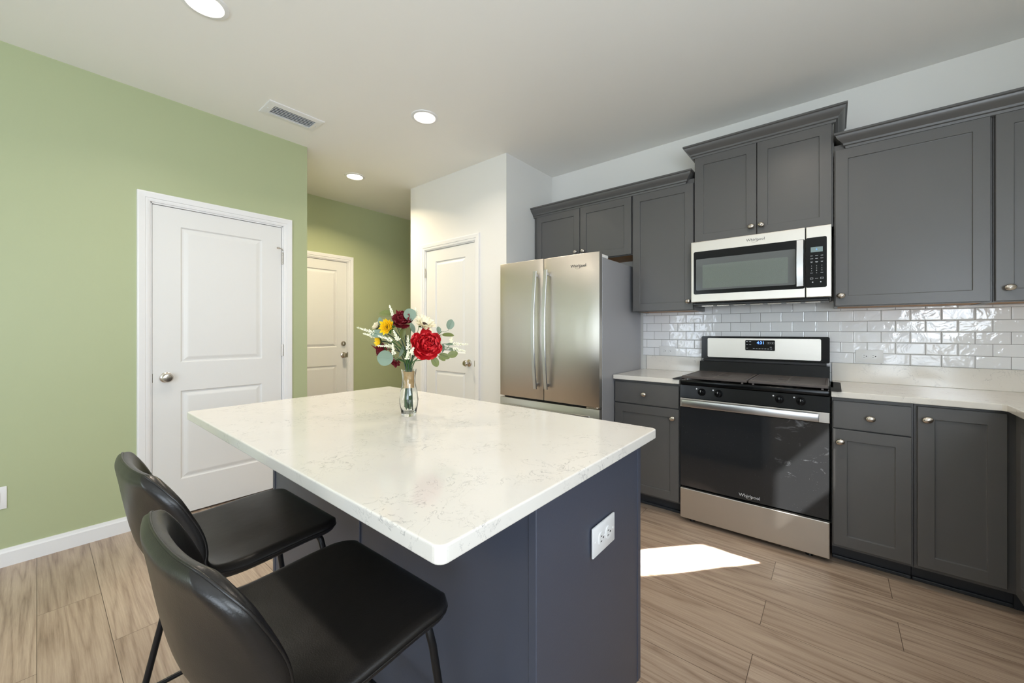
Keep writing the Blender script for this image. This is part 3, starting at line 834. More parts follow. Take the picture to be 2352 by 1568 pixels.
# ------------------------------------------------------------------ refrigerator
def bow_handle(x, z0, z1, y0, bow, w=0.030, d=0.012, n=20):
    b = bmesh.new(); rings = []
    for i in range(n + 1):
        s_ = i / n; z = z0 + (z1 - z0) * s_; y = y0 - 0.028 - bow * math.sin(PI * s_)
        rings.append([b.verts.new(p) for p in ((x - w / 2, y - d / 2 + 0.002, z), (x - w / 2 + 0.003, y - d / 2, z), (x + w / 2 - 0.003, y - d / 2, z), (x + w / 2, y - d / 2 + 0.002, z), (x + w / 2 - 0.002, y + d / 2, z), (x - w / 2 + 0.002, y + d / 2, z))])
    for a, c in zip(rings, rings[1:]):
        for k in range(6): b.faces.new((a[k], a[(k + 1) % 6], c[(k + 1) % 6], c[k]))
    b.faces.new(rings[0]); b.faces.new(rings[-1])
    bmesh.ops.recalc_face_normals(b, faces=b.faces[:])
    m = MB(); m._merge(b)
    for z in (z0 + 0.03, z1 - 0.03): m.box(x - 0.008, x + 0.008, y0 - 0.030, y0, z - 0.012, z + 0.012, 0.002, 1)
    return m
def fridge():
    t = thing('refrigerator', 'stainless steel french-door refrigerator with two bowed handles', 'refrigerator', (-1.70, 2.75, 0))
    x0, x1, yf = -2.152, -1.247, 2.400
    MB().box(x0 + 0.006, x1 - 0.004, yf + 0.062, 3.15, 0.02, 1.742, 0.004, 2).obj('cabinet_body', 'grey_side', t)
    MB().box(x0 + 0.012, x1 - 0.010, yf + 0.048, yf + 0.064, 0.05, 1.738).obj('gasket', 'gasket', t)
    def panel(a, b, z0, z1):
        # gently crowned door front
        bb = bmesh.new(); n = 12; R = []
        prof = []
        for i in range(n + 1):
            s_ = i / n; x = a + (b - a) * s_
            prof.append((x, yf + 0.004 * (2 * s_ - 1) ** 2 + (0.004 if i in (0, n) else 0)))
        prof += [(b, yf + 0.048), (a, yf + 0.048)]
        m = MB().prism(prof, 'z', z0, z1)
        bmesh.ops.bevel(m.bm, geom=[e for e in m.bm.edges if abs(e.verts[0].co.z - e.verts[1].co.z) < 1e-6 and max(e.verts[0].co.y, e.verts[1].co.y) < yf + 0.02], offset=0.003, segments=2, profile=0.5, affect='EDGES')
        return m
    dl = panel(x0, -1.7145, 0.705, 1.778).obj('door', 'fridge', t, smooth=35)
    dr = panel(-1.7085, x1, 0.705, 1.775).obj('door', 'fridge', t, smooth=35)
    bow_handle(-1.768, 0.790, 1.683, yf, 0.032).obj('handle', 'satin', dl, smooth=30)
    bow_handle(-1.668, 0.795, 1.685, yf, 0.032).obj('handle', 'satin', dr, smooth=30)
    fz = panel(x0, x1, 0.060, 0.690).obj('freezer_drawer', 'fridge', t, smooth=35)
    m = MB()
    pts = []
    n = 16
    b = bmesh.new(); rings = []
    for i in range(n + 1):
        s_ = i / n; x = x0 + 0.06 + (x1 - x0 - 0.12) * s_; y = yf - 0.028 - 0.030 * math.sin(PI * s_)
        rings.append([b.verts.new(p) for p in ((x, y - 0.006, 0.616), (x, y - 0.006, 0.646), (x, y + 0.006, 0.646), (x, y + 0.006, 0.616))])
    for a, c in zip(rings, rings[1:]):
        for k in range(4): b.faces.new((a[k], a[(k + 1) % 4], c[(k + 1) % 4], c[k]))
    b.faces.new(rings[0]); b.faces.new(rings[-1]); bmesh.ops.recalc_face_normals(b, faces=b.faces[:]); m._merge(b)
    for x in (x0 + 0.09, x1 - 0.09): m.box(x - 0.012, x + 0.012, yf - 0.030, yf, 0.622, 0.640)
    m.obj('handle', 'satin', fz, smooth=30)
    MB().box(x1 - 0.075, x1 - 0.004, yf + 0.052, yf + 0.15, 1.7425, 1.765, 0.004, 2).obj('hinge_cover', 'plate', t)
    MB().box(x0 + 0.004, x0 + 0.075, yf + 0.052, yf + 0.15, 1.7425, 1.765, 0.004, 2).obj('hinge_cover', 'plate', t)
    MB().box(x1 - 0.10, x1 - 0.006, yf + 0.005, yf + 0.06, 0.6915, 0.7035, 0.002, 1).obj('hinge', 'nickel', t)
    MB().box(x0 + 0.02, x1 - 0.02, yf + 0.03, yf + 0.06, 0.0, 0.055).obj('base_grille', 'blackplastic', t)
    text('logo', 'Whirlpool', 0.030, (-1.408, yf - 0.0006, 1.690), 'darkprint', t)
    m = MB().tube([(-1.432, yf - 0.001, 1.676), (-1.418, yf - 0.001, 1.668), (-1.398, yf - 0.001, 1.672), (-1.378, yf - 0.001, 1.690), (-1.392, yf - 0.001, 1.701)], 0.0008, 6)
    m.obj('emblem', 'nickel', t)
fridge()

# ------------------------------------------------------------------ microwave
def rrect(x0, x1, z0, z1, r, n=5):
    pts = []
    for cx_, cz, a0 in ((x1 - r, z1 - r, 0), (x0 + r, z1 - r, 90), (x0 + r, z0 + r, 180), (x1 - r, z0 + r, 270)):
        for k in range(n + 1):
            a = math.radians(a0 + 90 * k / n); pts.append((cx_ + r * math.cos(a), cz + r * math.sin(a)))
    return pts
def microwave():
    t = thing('microwave', 'stainless over-the-range microwave with black glass window', 'microwave', (-0.385, YW, 1.41))
    yf = 2.800; x0, x1 = -0.760, -0.010
    MB().box(x0, x1, yf + 0.042, YW - 0.010, 1.418, 1.832, 0.003, 1).obj('case', 'blackplastic', t)
    MB().box(x0, -0.1305, yf, yf + 0.040, 1.424, 1.832, 0.004, 2).obj('door', 'steel', t)
    dp = MB().box(-0.1265, x1, yf, yf + 0.040, 1.424, 1.832, 0.004, 2).obj('control_side', 'steel', t)
    b1 = MB().prism(rrect(-0.742, -0.131, 1.477, 1.764, 0.010)[:], 'y', yf - 0.0016, yf + 0.003).obj('window_frame', 'blackgloss', t)
    MB().prism(rrect(-0.726, -0.176, 1.503, 1.713, 0.006), 'y', yf - 0.0022, yf - 0.0012).obj('glass', 'mwbezel', b1)
    MB().prism(rrect(-0.686, -0.212, 1.515, 1.671, 0.006), 'y', yf - 0.0028, yf - 0.0020).obj('mesh_screen', 'mwglass', b1)
    MB().prism(rrect(-0.126, -0.031, 1.480, 1.768, 0.008), 'y', yf - 0.0016, yf + 0.003).obj('control_panel', 'blackgloss', t)
    # handle
    b = bmesh.new(); rings = []; n = 12
    for i in range(n + 1):
        s_ = i / n; z = 1.489 + 0.267 * s_; y = yf - 0.030 - 0.014 * math.sin(PI * s_)
        rings.append([b.verts.new(p) for p in ((-0.170, y, z), (-0.168, y - 0.006, z), (-0.137, y - 0.006, z), (-0.135, y, z), (-0.137, y + 0.006, z), (-0.168, y + 0.006, z))])
    for a, c in zip(rings, rings[1:]):
        for k in range(6): b.faces.new((a[k], a[(k + 1) % 6], c[(k + 1) % 6], c[k]))
    b.faces.new(rings[0]); b.faces.new(rings[-1]); bmesh.ops.recalc_face_normals(b, faces=b.faces[:])
    m = MB(); m._merge(b)
    for z in (1.505, 1.742): m.box(-0.162, -0.143, yf - 0.030, yf - 0.0008, z - 0.010, z + 0.010)
    m.obj('handle', 'satin', t, smooth=30)
    MB().box(-0.104, -0.049, yf - 0.0024, yf - 0.0014, 1.683, 1.712).obj('display', 'lcd', t)
    text('display_digit', '0', 0.012, (-0.077, yf - 0.0028, 1.697), 'lcdblue', t)
    text('logo', 'Whirlpool', 0.024, (-0.380, yf - 0.0006, 1.799), 'darkprint', t)
    MB().tube([(-0.400, yf - 0.001, 1.788), (-0.385, yf - 0.001, 1.782), (-0.368, yf - 0.001, 1.787), (-0.358, yf - 0.001, 1.799)], 0.0007, 6).obj('emblem', 'nickel', t)
    # printed key legends: short pale bars for the word keys, digits for the number keys
    m = MB()
    for r_, z in enumerate((1.662, 1.646, 1.628)):
        for c_, x in enumerate((-0.100, -0.077, -0.053)):
            w_ = 0.0065 if (r_ + c_) % 2 else 0.0055
            m.box(x - w_, x + w_, yf - 0.0022, yf - 0.0014, z - 0.0010, z + 0.0010)
            if r_ == 2: m.box(x - w_ * 0.7, x + w_ * 0.7, yf - 0.0022, yf - 0.0014, z - 0.0045, z - 0.0028)
    for x in (-0.100, -0.053): m.box(x - 0.006, x + 0.006, yf - 0.0022, yf - 0.0014, 1.563, 1.5645)
    for x in (-0.100, -0.053):
        for a, b_, c, d in ((x - 0.007, x + 0.007, 1.536, 1.537), (x - 0.007, x + 0.007, 1.528, 1.529), (x - 0.007, x - 0.006, 1.528, 1.537), (x + 0.006, x + 0.007, 1.528, 1.537)):
            m.box(a, b_, yf - 0.0022, yf - 0.0014, c, d)
    m.box(-0.084, -0.070, yf - 0.0022, yf - 0.0014, 1.5315, 1.533)
    for (a, z) in ((-0.095, 1.511), (-0.058, 1.511)):
        m.prism([(a - 0.004, z), (a, z + 0.004), (a + 0.004, z), (a, z - 0.004)], 'y', yf - 0.0022, yf - 0.0014)
    split_parts(m.obj('key_legend', 'mark', t))
    for i, ch in enumerate('1234567890'):
        r_, c_ = divmod(i, 3)
        x = (-0.100, -0.077, -0.053)[c_] if i < 9 else -0.077
        text('key_digit', ch, 0.0085, (x, yf - 0.0022, 1.604 - 0.0135 * r_), 'mark', t, depth=0.0002)
    # underside vents
    m = MB().box(x0 + 0.01, x1 - 0.01, yf + 0.010, yf + 0.22, 1.402, 1.4175, 0.003, 1)
    m.obj('vent_base', 'blackplastic', t)
    m = MB()
    for k in range(7): m.box(-0.70 + k * 0.095, -0.70 + k * 0.095 + 0.07, yf + 0.04, yf + 0.10, 1.398, 1.4015)
    m.obj('filter', 'nickel', t)
microwave()

# ------------------------------------------------------------------ range
def gas_range():
    t = thing('gas_range', 'freestanding stainless gas range with black cooktop and oven window', 'stove', (-0.395, 2.9, 0))
    x0, x1 = -0.776, -0.016; yf = 2.613
    MB().box(x0 + 0.003, x1 - 0.003, yf + 0.032, YW - 0.030, 0.025, 0.905, 0.002, 1).obj('body', 'blackgloss', t)
    MB().box(x0 + 0.001, x1 - 0.001, yf, yf + 0.030, 0.030, 0.221, 0.004, 2).obj('storage_drawer', 'steel', t)
    dr = MB().box(x0 + 0.001, x1 - 0.001, yf + 0.006, yf + 0.030, 0.232, 0.796, 0.003, 1).obj('oven_door', 'blackgloss', t)
    MB().box(x0 + 0.004, x1 - 0.004, yf, yf + 0.005, 0.236, 0.741, 0.001, 1).obj('oven_glass', 'ovenglass', dr)
    MB().box(x0 + 0.001, x1 - 0.001, yf - 0.002, yf + 0.005, 0.744, 0.799, 0.002, 2).obj('door_trim', 'steel', dr)
    m = MB().box(x0 + 0.022, x1 - 0.045, yf - 0.048, yf - 0.034, 0.752, 0.796, 0.004, 2)
    for x in (x0 + 0.04, x1 - 0.075): m.box(x, x + 0.02, yf - 0.036, yf - 0.001, 0.765, 0.785)
    m.obj('handle', 'satin', dr, smooth=30)
    # control panel slopes slightly
    cp = MB().prism([(yf + 0.030, 0.803), (yf - 0.002, 0.803), (yf + 0.008, 0.882), (yf + 0.030, 0.884)], 'x', x0, x1).obj('control_panel', 'blackgloss', t)
    for x in (-0.646, -0.550, -0.237, -0.140):
        m = MB()
        m.cyl((x, yf + 0.004, 0.847), (x, yf - 0.006, 0.8465), 0.0225, 0.022, 28)
        m.cyl((x, yf - 0.006, 0.8465), (x, yf - 0.024, 0.845), 0.0195, 0.0165, 28, bev=0.002)
        m.box(x - 0.004, x + 0.004, yf - 0.030, yf - 0.020, 0.828, 0.862, 0.0015, 1)
        k = m.obj('burner_knob', 'blackgloss', t, smooth=40)
        MB().box(x - 0.0008, x + 0.0008, yf - 0.0306, yf - 0.0298, 0.850, 0.861).obj('pointer', 'mark', k)
        MB().box(x - 0.034, x - 0.027, yf + 0.0036, yf + 0.0060, 0.861, 0.868).obj('burner_symbol', 'mark', t)
    # cooktop tray with front lip
    MB().box(x0, x1, yf - 0.004, yf + 0.030, 0.886, 0.916, 0.006, 3).obj('cooktop_lip', 'blackgloss', t, smooth=40)
    MB().box(x0 + 0.002, x1 - 0.002, yf + 0.030, 3.070, 0.9055, 0.914, 0.002, 1).obj('cooktop', 'blackgloss', t)
    # burner caps under the grates
    for bx_ in (-0.60, -0.20):
        for by_ in (2.75, 2.96):
            MB().lathe([(0, 0.914), (0.045, 0.914), (0.045, 0.919), (0.036, 0.920), (0.036, 0.926), (0, 0.927)], 24, Matrix.Translation((bx_, by_, 0)), cap=False).obj('burner', 'blackmetal', t, smooth=40)
    # two ribbed grates
    for a, b in ((x0 + 0.006, -0.399), (-0.393, x1 - 0.006)):
        ya, yb = 2.622, 3.050; z0, z1 = 0.928, 0.941
        m = MB()
        fw = 0.016
        m.box(a, b, ya, ya + fw, z0 - 0.004, z1, 0.003, 1); m.box(a, b, yb - fw, yb, z0 - 0.004, z1, 0.003, 1)
        m.box(a, a + fw, ya + fw, yb - fw, z0 - 0.004, z1, 0.003, 1); m.box(b - fw, b, ya + fw, yb - fw, z0 - 0.004, z1, 0.003, 1)
        xc = (a + b) / 2
        n = 26; pitch = (yb - ya - 2 * fw) / n
        for i in range(n):
            y = ya + fw + pitch * (i + 0.5)
            near = min(abs(i - 9.5), 99)
            if 8 <= i <= 17 and i % 3 != 2:
                m.box(a + fw, xc - 0.055, y - 0.0052, y + 0.0052, z0, z1 - 0.001); m.box(xc + 0.055, b - fw, y - 0.0052, y + 0.0052, z0, z1 - 0.001)
            else: m.box(a + fw, b - fw, y - 0.0052, y + 0.0052, z0, z1 - 0.001)
        m.box(xc - 0.005, xc + 0.005, ya + fw, yb - fw, z0, z1 - 0.0005)
        for xx in (a + 0.02, b - 0.03):
            for yy in (ya + 0.002, yb - 0.012): m.box(xx, xx + 0.01, yy, yy + 0.01, 0.914, z0 - 0.002)
        m.obj('grate', 'grate', t)
    # rear riser and console
    MB().prism([(3.070, 0.905), (3.064, 0.914), (3.082, 1.010), (3.150, 1.012), (3.150, 0.905)], 'x', x0 + 0.003, x1 - 0.003).obj('riser', 'blackgloss', t)
    bk = MB(); bk.prism(rrect(x0 + 0.004, x1 - 0.004, 1.026, 1.192, 0.010), 'y', 3.122, 3.165); bk = bk.obj('backguard', 'blackgloss', t, smooth=30)
    MB().prism(rrect(-0.729, -0.063, 1.040, 1.178, 0.008), 'y', 3.118, 3.1215).obj('backguard_panel', 'steel', bk, smooth=30)
    MB().box(x0 + 0.02, x1 - 0.02, 3.100, 3.150, 1.012, 1.026).obj('vent_gap', 'gasket', t)
    MB().prism(rrect(-0.484, -0.309, 1.095, 1.167, 0.006), 'y', 3.115, 3.1178).obj('clock_panel', 'blackgloss', bk)
    text('clock', '4:31', 0.026, (-0.392, 3.1142, 1.148), 'blue', t)
    m = MB()
    for x, z in ((-0.473, 1.156), (-0.454, 1.156), (-0.473, 1.135), (-0.454, 1.135), (-0.473, 1.110), (-0.432, 1.108), (-0.415, 1.108), (-0.398, 1.108), (-0.381, 1.108), (-0.364, 1.108), (-0.347, 1.108), (-0.330, 1.108), (-0.332, 1.120)):
        m.box(x - 0.0055, x + 0.0055, 3.1140, 3.1148, z - 0.0012, z + 0.0012)
    for x in (-0.345, -0.323):
        for a, b, c, d in ((x - 0.009, x + 0.009, 1.153, 1.1538), (x - 0.009, x + 0.009, 1.142, 1.1428), (x - 0.009, x - 0.0082, 1.142, 1.1538), (x + 0.0082, x + 0.009, 1.142, 1.1538)):
            m.box(a, b, 3.1140, 3.1148, c, d)
        m.box(x - 0.002, x + 0.002, 3.1140, 3.1148, 1.146, 1.150)
    split_parts(m.obj('key_legend', 'mark', t))
    text('logo', 'Whirlpool', 0.026, (-0.385, yf - 0.0006, 0.262), 'mark', dr)
    MB().tube([(-0.405, yf - 0.001, 0.254), (-0.392, yf - 0.001, 0.246), (-0.374, yf - 0.001, 0.250), (-0.362, yf - 0.001, 0.264)], 0.0008, 6).obj('emblem', 'nickel', dr)
    for x in (x0 + 0.06, x1 - 0.09): MB().cyl((x, yf + 0.06, 0), (x, yf + 0.06, 0.028), 0.018, 0.014, 16).obj('foot', 'blackplastic', t)
M['grate'] = plain('worn_cast_iron', srgb(82, 75, 72), 0.42, 0.1, var=0.2)
gas_range()
# silicone gap covers beside the cooktop
def gap_cover(xa, label, flip):
    b = bmesh.new(); R = []
    s_ = -1 if flip else 1
    for y, lift in ((2.600, -0.006), (2.625, 0.004), (2.75, 0.0045), (3.05, 0.0045)):
        row = []
        for o, dz in ((0.0, 0.0035), (0.012, 0.0035), (0.030, 0.0025), (0.046, 0.001 + (0.004 if y < 2.64 else 0))):
            row.append(b.verts.new((xa + s_ * o, y, ZC + lift * 0.4 + dz)))
        R.append(row)
    for a, c in zip(R, R[1:]):
        for k in range(3): b.faces.new((a[k], a[k + 1], c[k + 1], c[k]))
    r = bmesh.ops.solidify(b, geom=b.faces[:], thickness=0.0015)
    bmesh.ops.recalc_face_normals(b, faces=b.faces[:])
    m = MB(); m._merge(b)
    o = m.obj('gap_cover', 'rubber', smooth=40); tag(o, label, 'gap cover', 'gap covers beside the cooktop')
gap_cover(-0.0145, 'dark silicone strip covering the gap right of the cooktop', False)
gap_cover(-0.7775, 'dark silicone strip covering the gap left of the cooktop', True)

# ------------------------------------------------------------------ island
IX0, IX1, IY0, IY1 = -1.980, -0.447, 0.368, 1.264
m = MB(); b = bmesh.new()
poly = []
rc = 0.018
for cx_, cy_, a0 in ((IX1 - rc, IY1 - rc, 0), (IX0 + rc, IY1 - rc, 90), (IX0 + rc, IY0 + rc, 180), (IX1 - rc, IY0 + rc, 270)):
    for k in range(7):
        a = math.radians(a0 + 15 * k); poly.append((cx_ + rc * math.cos(a), cy_ + rc * math.sin(a)))
f = b.faces.new([b.verts.new((x, y, ZC - TC)) for x, y in poly])
r = bmesh.ops.extrude_face_region(b, geom=[f]); bmesh.ops.translate(b, verts=[v for v in r['geom'] if isinstance(v, bmesh.types.BMVert)], vec=(0, 0, TC))
bmesh.ops.recalc_face_normals(b, faces=b.faces[:])
bmesh.ops.bevel(b, geom=[e for e in b.edges if abs(e.verts[0].co.z - e.verts[1].co.z) < 1e-6], offset=0.0035, segments=3, profile=0.5, affect='EDGES')
m._merge(b)
o = m.obj('island_countertop', 'quartz'); tag(o, 'white veined quartz island top under the flower vase', 'countertop')
t = thing('island_cabinet', 'slate grey kitchen island base with outlet on its end', 'kitchen island', (-1.22, 0.95, 0))
bx0, bx1, by0, by1 = -1.957, -0.490, 0.662, 1.232
for xa, xb in ((bx1 - 0.018, bx1 - 0.0025), (bx0 + 0.0025, bx0 + 0.018)):
    MB().prism([(by0 + 0.008, 0.0), (by1 - 0.075, 0.0), (by1 - 0.075, 0.105), (by1, 0.105), (by1, ZC - TC - 0.0005), (by0 + 0.008, ZC - TC - 0.0005)], 'x', xa, xb).obj('end_panel', 'island', t)
MB().box(bx0 + 0.018, bx1 - 0.018, by0 + 0.004, by0 + 0.016, 0.0, ZC - TC - 0.0005).obj('back_panel', 'island', t)
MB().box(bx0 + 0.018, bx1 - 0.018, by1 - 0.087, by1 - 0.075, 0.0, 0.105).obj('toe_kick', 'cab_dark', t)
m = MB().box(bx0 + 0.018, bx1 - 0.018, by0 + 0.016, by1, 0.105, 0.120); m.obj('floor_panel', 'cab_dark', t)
for xa in (bx1 - 0.022, bx0): MB().box(xa, xa + 0.022, by0, by0 + 0.022, 0, ZC - TC - 0.001, 0.002, 1).obj('corner_trim', 'island', t)
MB().box(-1.229, -1.209, by0 - 0.001, by0 + 0.004, 0, ZC - TC - 0.001, 0.001, 1).obj('seam_batten', 'island', t)
MB().box(bx1 - 0.012, bx1, by1 - 0.022, by1, 0.105, ZC - TC - 0.001, 0.001, 1).obj('corner_trim', 'island', t)
IB = Matrix.Translation((0, by1 + 0.021, 0)) @ Matrix.Diagonal((1, -1, 1, 1))
for k in range(3):
    a = bx0 + 0.01 + k * 0.483
    for kind, z0, z1 in (('drawer', 0.722, 0.868), ('door', 0.112, 0.714)):
        mm = shaker(a + 0.003, a + 0.478, z0, z1, 0.0, flat=(kind == 'drawer'), mat=IB)
        bmesh.ops.recalc_face_normals(mm.bm, faces=mm.bm.faces[:]); dd = mm.obj(kind, 'island', t)
        kk = knob(a + (0.24 if kind == 'drawer' else 0.44), 0.0, z1 - 0.07, dd, mat=IB)
        bm_ = bmesh.new(); bm_.from_mesh(kk.data); bmesh.ops.recalc_face_normals(bm_, faces=bm_.faces[:]); bm_.to_mesh(kk.data); bm_.free()

# ------------------------------------------------------------------ bar stools
def stool():
    t = thing('bar_stool', 'nearest black leather bar stool, filling the bottom foreground', 'stool', (0, 0, 0), 'leather bar stools at the island')
    # mid-surface of the padded shell: rows from front edge to top of the back (y, z, half width, side sweep forward, side lift)
    rows = [(0.222, 0.642, 0.214, 0.0, 0.0), (0.195, 0.647, 0.216, 0.0, 0.0), (0.12, 0.646, 0.217, 0.0, 0.002), (0.04, 0.640, 0.218, 0.0, 0.004), (-0.04, 0.634, 0.219, 0.0, 0.008),
            (-0.105, 0.634, 0.219, 0.010, 0.020), (-0.150, 0.654, 0.219, 0.034, 0.028), (-0.176, 0.690, 0.218, 0.060, 0.022), (-0.190, 0.740, 0.216, 0.068, 0.012), (-0.200, 0.795, 0.212, 0.062, 0.004), (-0.209, 0.855, 0.206, 0.046, 0.0), (-0.217, 0.903, 0.200, 0.032, 0.0)]
    def cr(t_):
        t_ = max(0.0, min(0.99999, t_)) * (len(rows) - 1); i = int(t_); f = t_ - i
        p = [rows[max(0, min(len(rows) - 1, i + k))] for k in (-1, 0, 1, 2)]
        return [0.5 * (2 * p[1][c] + (p[2][c] - p[0][c]) * f + (2 * p[0][c] - 5 * p[1][c] + 4 * p[2][c] - p[3][c]) * f * f + (3 * p[1][c] - p[0][c] - 3 * p[2][c] + p[3][c]) * f ** 3) for c in range(5)]
    NU, NV = 44, 72; TH = 0.017; RCN = 0.062
    vs = [0.5 - 0.5 * math.cos(PI * (0.25 * (k / NV) + 0.75 * (k / NV))) for k in range(NV + 1)]
    cl = [cr(v) for v in vs]; arc = [0.0]
    for k in range(1, NV + 1): arc.append(arc[-1] + math.hypot(cl[k][0] - cl[k - 1][0], cl[k][1] - cl[k - 1][1]))
    tot = arc[-1]; mid = []
    for k in range(NV + 1):
        y, z, w_, sw, lift = cl[k]
        for dist, rc_ in ((arc[k], RCN), (tot - arc[k], 0.075)):
            if dist < rc_: w_ = w_ - rc_ + math.sqrt(max(0, rc_ ** 2 - (rc_ - dist) ** 2))
        row = []
        for i in range(NU + 1):
            u = math.sin(PI / 2 * (2 * i / NU - 1)); a = abs(u)
            xx = w_ * u; q = abs(xx) / 0.21
            row.append(Vector((xx, y + sw * q ** 2.4, z + lift * q ** 2.6)))
        mid.append(row)
    top, bot = [], []
    b = bmesh.new()
    for k in range(NV + 1):
        rt, rb = [], []
        for i in range(NU + 1):
            p = mid[k][i]
            du = mid[k][min(NU, i + 1)] - mid[k][max(0, i - 1)]; dv = mid[min(NV, k + 1)][i] - mid[max(0, k - 1)][i]
            if k in (0, NV): du = mid[min(max(k, 1), NV - 1)][min(NU, i + 1)] - mid[min(max(k, 1), NV - 1)][max(0, i - 1)]
            n_ = dv.cross(du); n_ = n_.normalized() if n_.length > 1e-9 else Vector((0, 0, 1))
            e = min(arc[k], tot - arc[k], (cl[k][2] * 1.0 - abs(p.x)) if 0 < k < NV else 0)
            wk = abs(mid[k][NU].x); e = min(e, wk - abs(p.x)); e = max(0, min(1, e / 0.022))
            h = TH * math.sqrt(max(0, 1 - (1 - e) ** 2))
            if 0 < k < NV and 0 < i < NU:
                rt.append(b.verts.new(p + n_ * h)); rb.append(b.verts.new(p - n_ * h))
            else:
                v_ = b.verts.new(p); rt.append(v_); rb.append(v_)
        top.append(rt); bot.append(rb)
    for G in (top, bot):
        for k in range(NV):
            for i in range(NU):
                f_ = [G[k][i], G[k][i + 1], G[k + 1][i + 1], G[k + 1][i]]
                if len(set(f_)) == 4:
                    try: b.faces.new(f_)
                    except ValueError: pass
    bmesh.ops.remove_doubles(b, verts=b.verts[:], dist=1e-5)
    bmesh.ops.recalc_face_normals(b, faces=b.faces[:])
    m = MB(); m._merge(b)
    m.obj('seat_shell', 'leather', t, smooth=180)
    rim = [mid[0][i] for i in range(0, NU + 1, 2)] + [mid[k][NU] for k in range(1, NV, 2)] + [mid[NV][i] for i in range(NU, -1, -2)] + [mid[k][0] for k in range(NV - 1, 0, -2)]
    keep = [rim[0]]
    for p in rim[1:]:
        if (p - keep[-1]).length > 0.006: keep.append(p)
    if (keep[-1] - keep[0]).length < 0.006: keep.pop()
    MB().tube(keep, 0.0024, 8, close=True).obj('seam_piping', 'leather', t, smooth=180)
    r = 0.0085
    # under-seat frame + four splayed legs with a bent top
    ft, bt = 0.618, 0.602
    for sx in (-1, 1):
        m = MB().tube([(sx * 0.11, 0.165, ft), (sx * 0.155, 0.172, ft), (sx * 0.170, 0.176, ft - 0.012), (sx * 0.178, 0.182, ft - 0.05), (sx * 0.205, 0.262, 0.004)], r, 12)
        m.obj('leg', 'blackmetal', t, smooth=60)
        m = MB().tube([(sx * 0.11, -0.060, bt), (sx * 0.155, -0.066, bt), (sx * 0.172, -0.070, bt - 0.012), (sx * 0.180, -0.078, bt - 0.05), (sx * 0.215, -0.190, 0.004)], r, 12)
        m.obj('leg', 'blackmetal', t, smooth=60)
    m = MB().tube([(-0.12, 0.165, ft), (0.12, 0.165, ft)], r, 12); m.tube([(-0.12, -0.06, bt), (0.12, -0.06, bt)], r, 12)
    m.tube([(-0.10, 0.165, ft), (-0.10, -0.06, bt)], r, 12); m.tube([(0.10, 0.165, ft), (0.10, -0.06, bt)], r, 12)
    m.obj('seat_frame', 'blackmetal', t, smooth=60)
    fz = 0.30; k = (ft - 0.05 - fz) / (ft - 0.054)
    fx, fy = 0.178 + 0.027 * k, 0.182 + 0.080 * k
    MB().tube([(-fx, fy, fz), (fx, fy, fz)], r, 12).obj('footrest', 'blackmetal', t, smooth=60)
    z2 = 0.18
    k1 = (ft - 0.05 - z2) / (ft - 0.054); k2 = (bt - 0.05 - z2) / (bt - 0.054)
    for sx in (-1, 1):
        MB().tube([(sx * (0.178 + 0.027 * k1), 0.182 + 0.08 * k1, z2), (sx * (0.180 + 0.035 * k2), -0.078 - 0.112 * k2, z2)], r * 0.85, 10).obj('stretcher', 'blackmetal', t, smooth=60)
    kb = k2
    MB().tube([(-(0.180 + 0.035 * kb), -0.078 - 0.112 * kb, z2), ((0.180 + 0.035 * kb), -0.078 - 0.112 * kb, z2)], r * 0.85, 10).obj('stretcher', 'blackmetal', t, smooth=60)
    return t
s1 = stool(); s1.location = (-0.834, 0.338, 0); s1.rotation_euler = (0, 0, 0.03)
s2 = copy_tree(s1); s2.location = (-1.366, 0.354, 0); s2['label'] = 'farther black leather bar stool, behind the nearest one towards the green wall'

# ------------------------------------------------------------------ vase and flowers
VX, VY = -1.236, 0.871
def vase():
    z = ZC
    out = [(0.0, 0.0), (0.024, 0.0), (0.0265, 0.004), (0.0275, 0.012), (0.033, 0.045), (0.0345, 0.062), (0.032, 0.085), (0.0255, 0.112), (0.0235, 0.128), (0.0245, 0.150), (0.028, 0.171), (0.0292, 0.1735)]
    inn = [(0.0275, 0.1735), (0.0262, 0.170), (0.0228, 0.150), (0.0218, 0.128), (0.0238, 0.112), (0.0303, 0.085), (0.0328, 0.062), (0.0313, 0.045), (0.0255, 0.014), (0.020, 0.010), (0.0, 0.009)]
    b = bmesh.new(); n = 64; rings = []
    prof = out + inn
    for pi_, (r, h) in enumerate(prof):
        row = []
        for i in range(n):
            a = 2 * PI * i / n
            rr = r
            if pi_ < len(out) and 0.004 < h < 0.165: rr = r + 0.0008 * math.cos(8 * (a + h * 12)) * min(1, h / 0.02)
            row.append(b.verts.new((rr * math.cos(a), rr * math.sin(a), h)))
        rings.append(row)
    for a, c in zip(rings, rings[1:]):
        for i in range(n): b.faces.new((a[i], a[(i + 1) % n], c[(i + 1) % n], c[i]))
    bmesh.ops.remove_doubles(b, verts=b.verts[:], dist=1e-6)
    bmesh.ops.recalc_face_normals(b, faces=b.faces[:])
    m = MB(); m._merge(b, Matrix.Translation((VX, VY, z + 0.0003)))
    o = m.obj('glass_vase', 'glass', smooth=60); tag(o, 'clear twisted glass vase on the white island top', 'vase')
vase()
m = MB().lathe([(0.0195, 0.105), (0.0185, 0.112), (0.0180, 0.128), (0.0190, 0.150), (0.0215, 0.166), (0.0205, 0.166), (0.0180, 0.150), (0.0170, 0.128), (0.0175, 0.112), (0.0185, 0.105)], 40, Matrix.Translation((VX, VY, ZC)), cap=False)
bmesh.ops.recalc_face_normals(m.bm, faces=m.bm.faces[:])
o = m.obj('flower_wrap', 'burlap', smooth=60); tag(o, 'tan paper collar around the stems inside the vase neck', 'wrap')

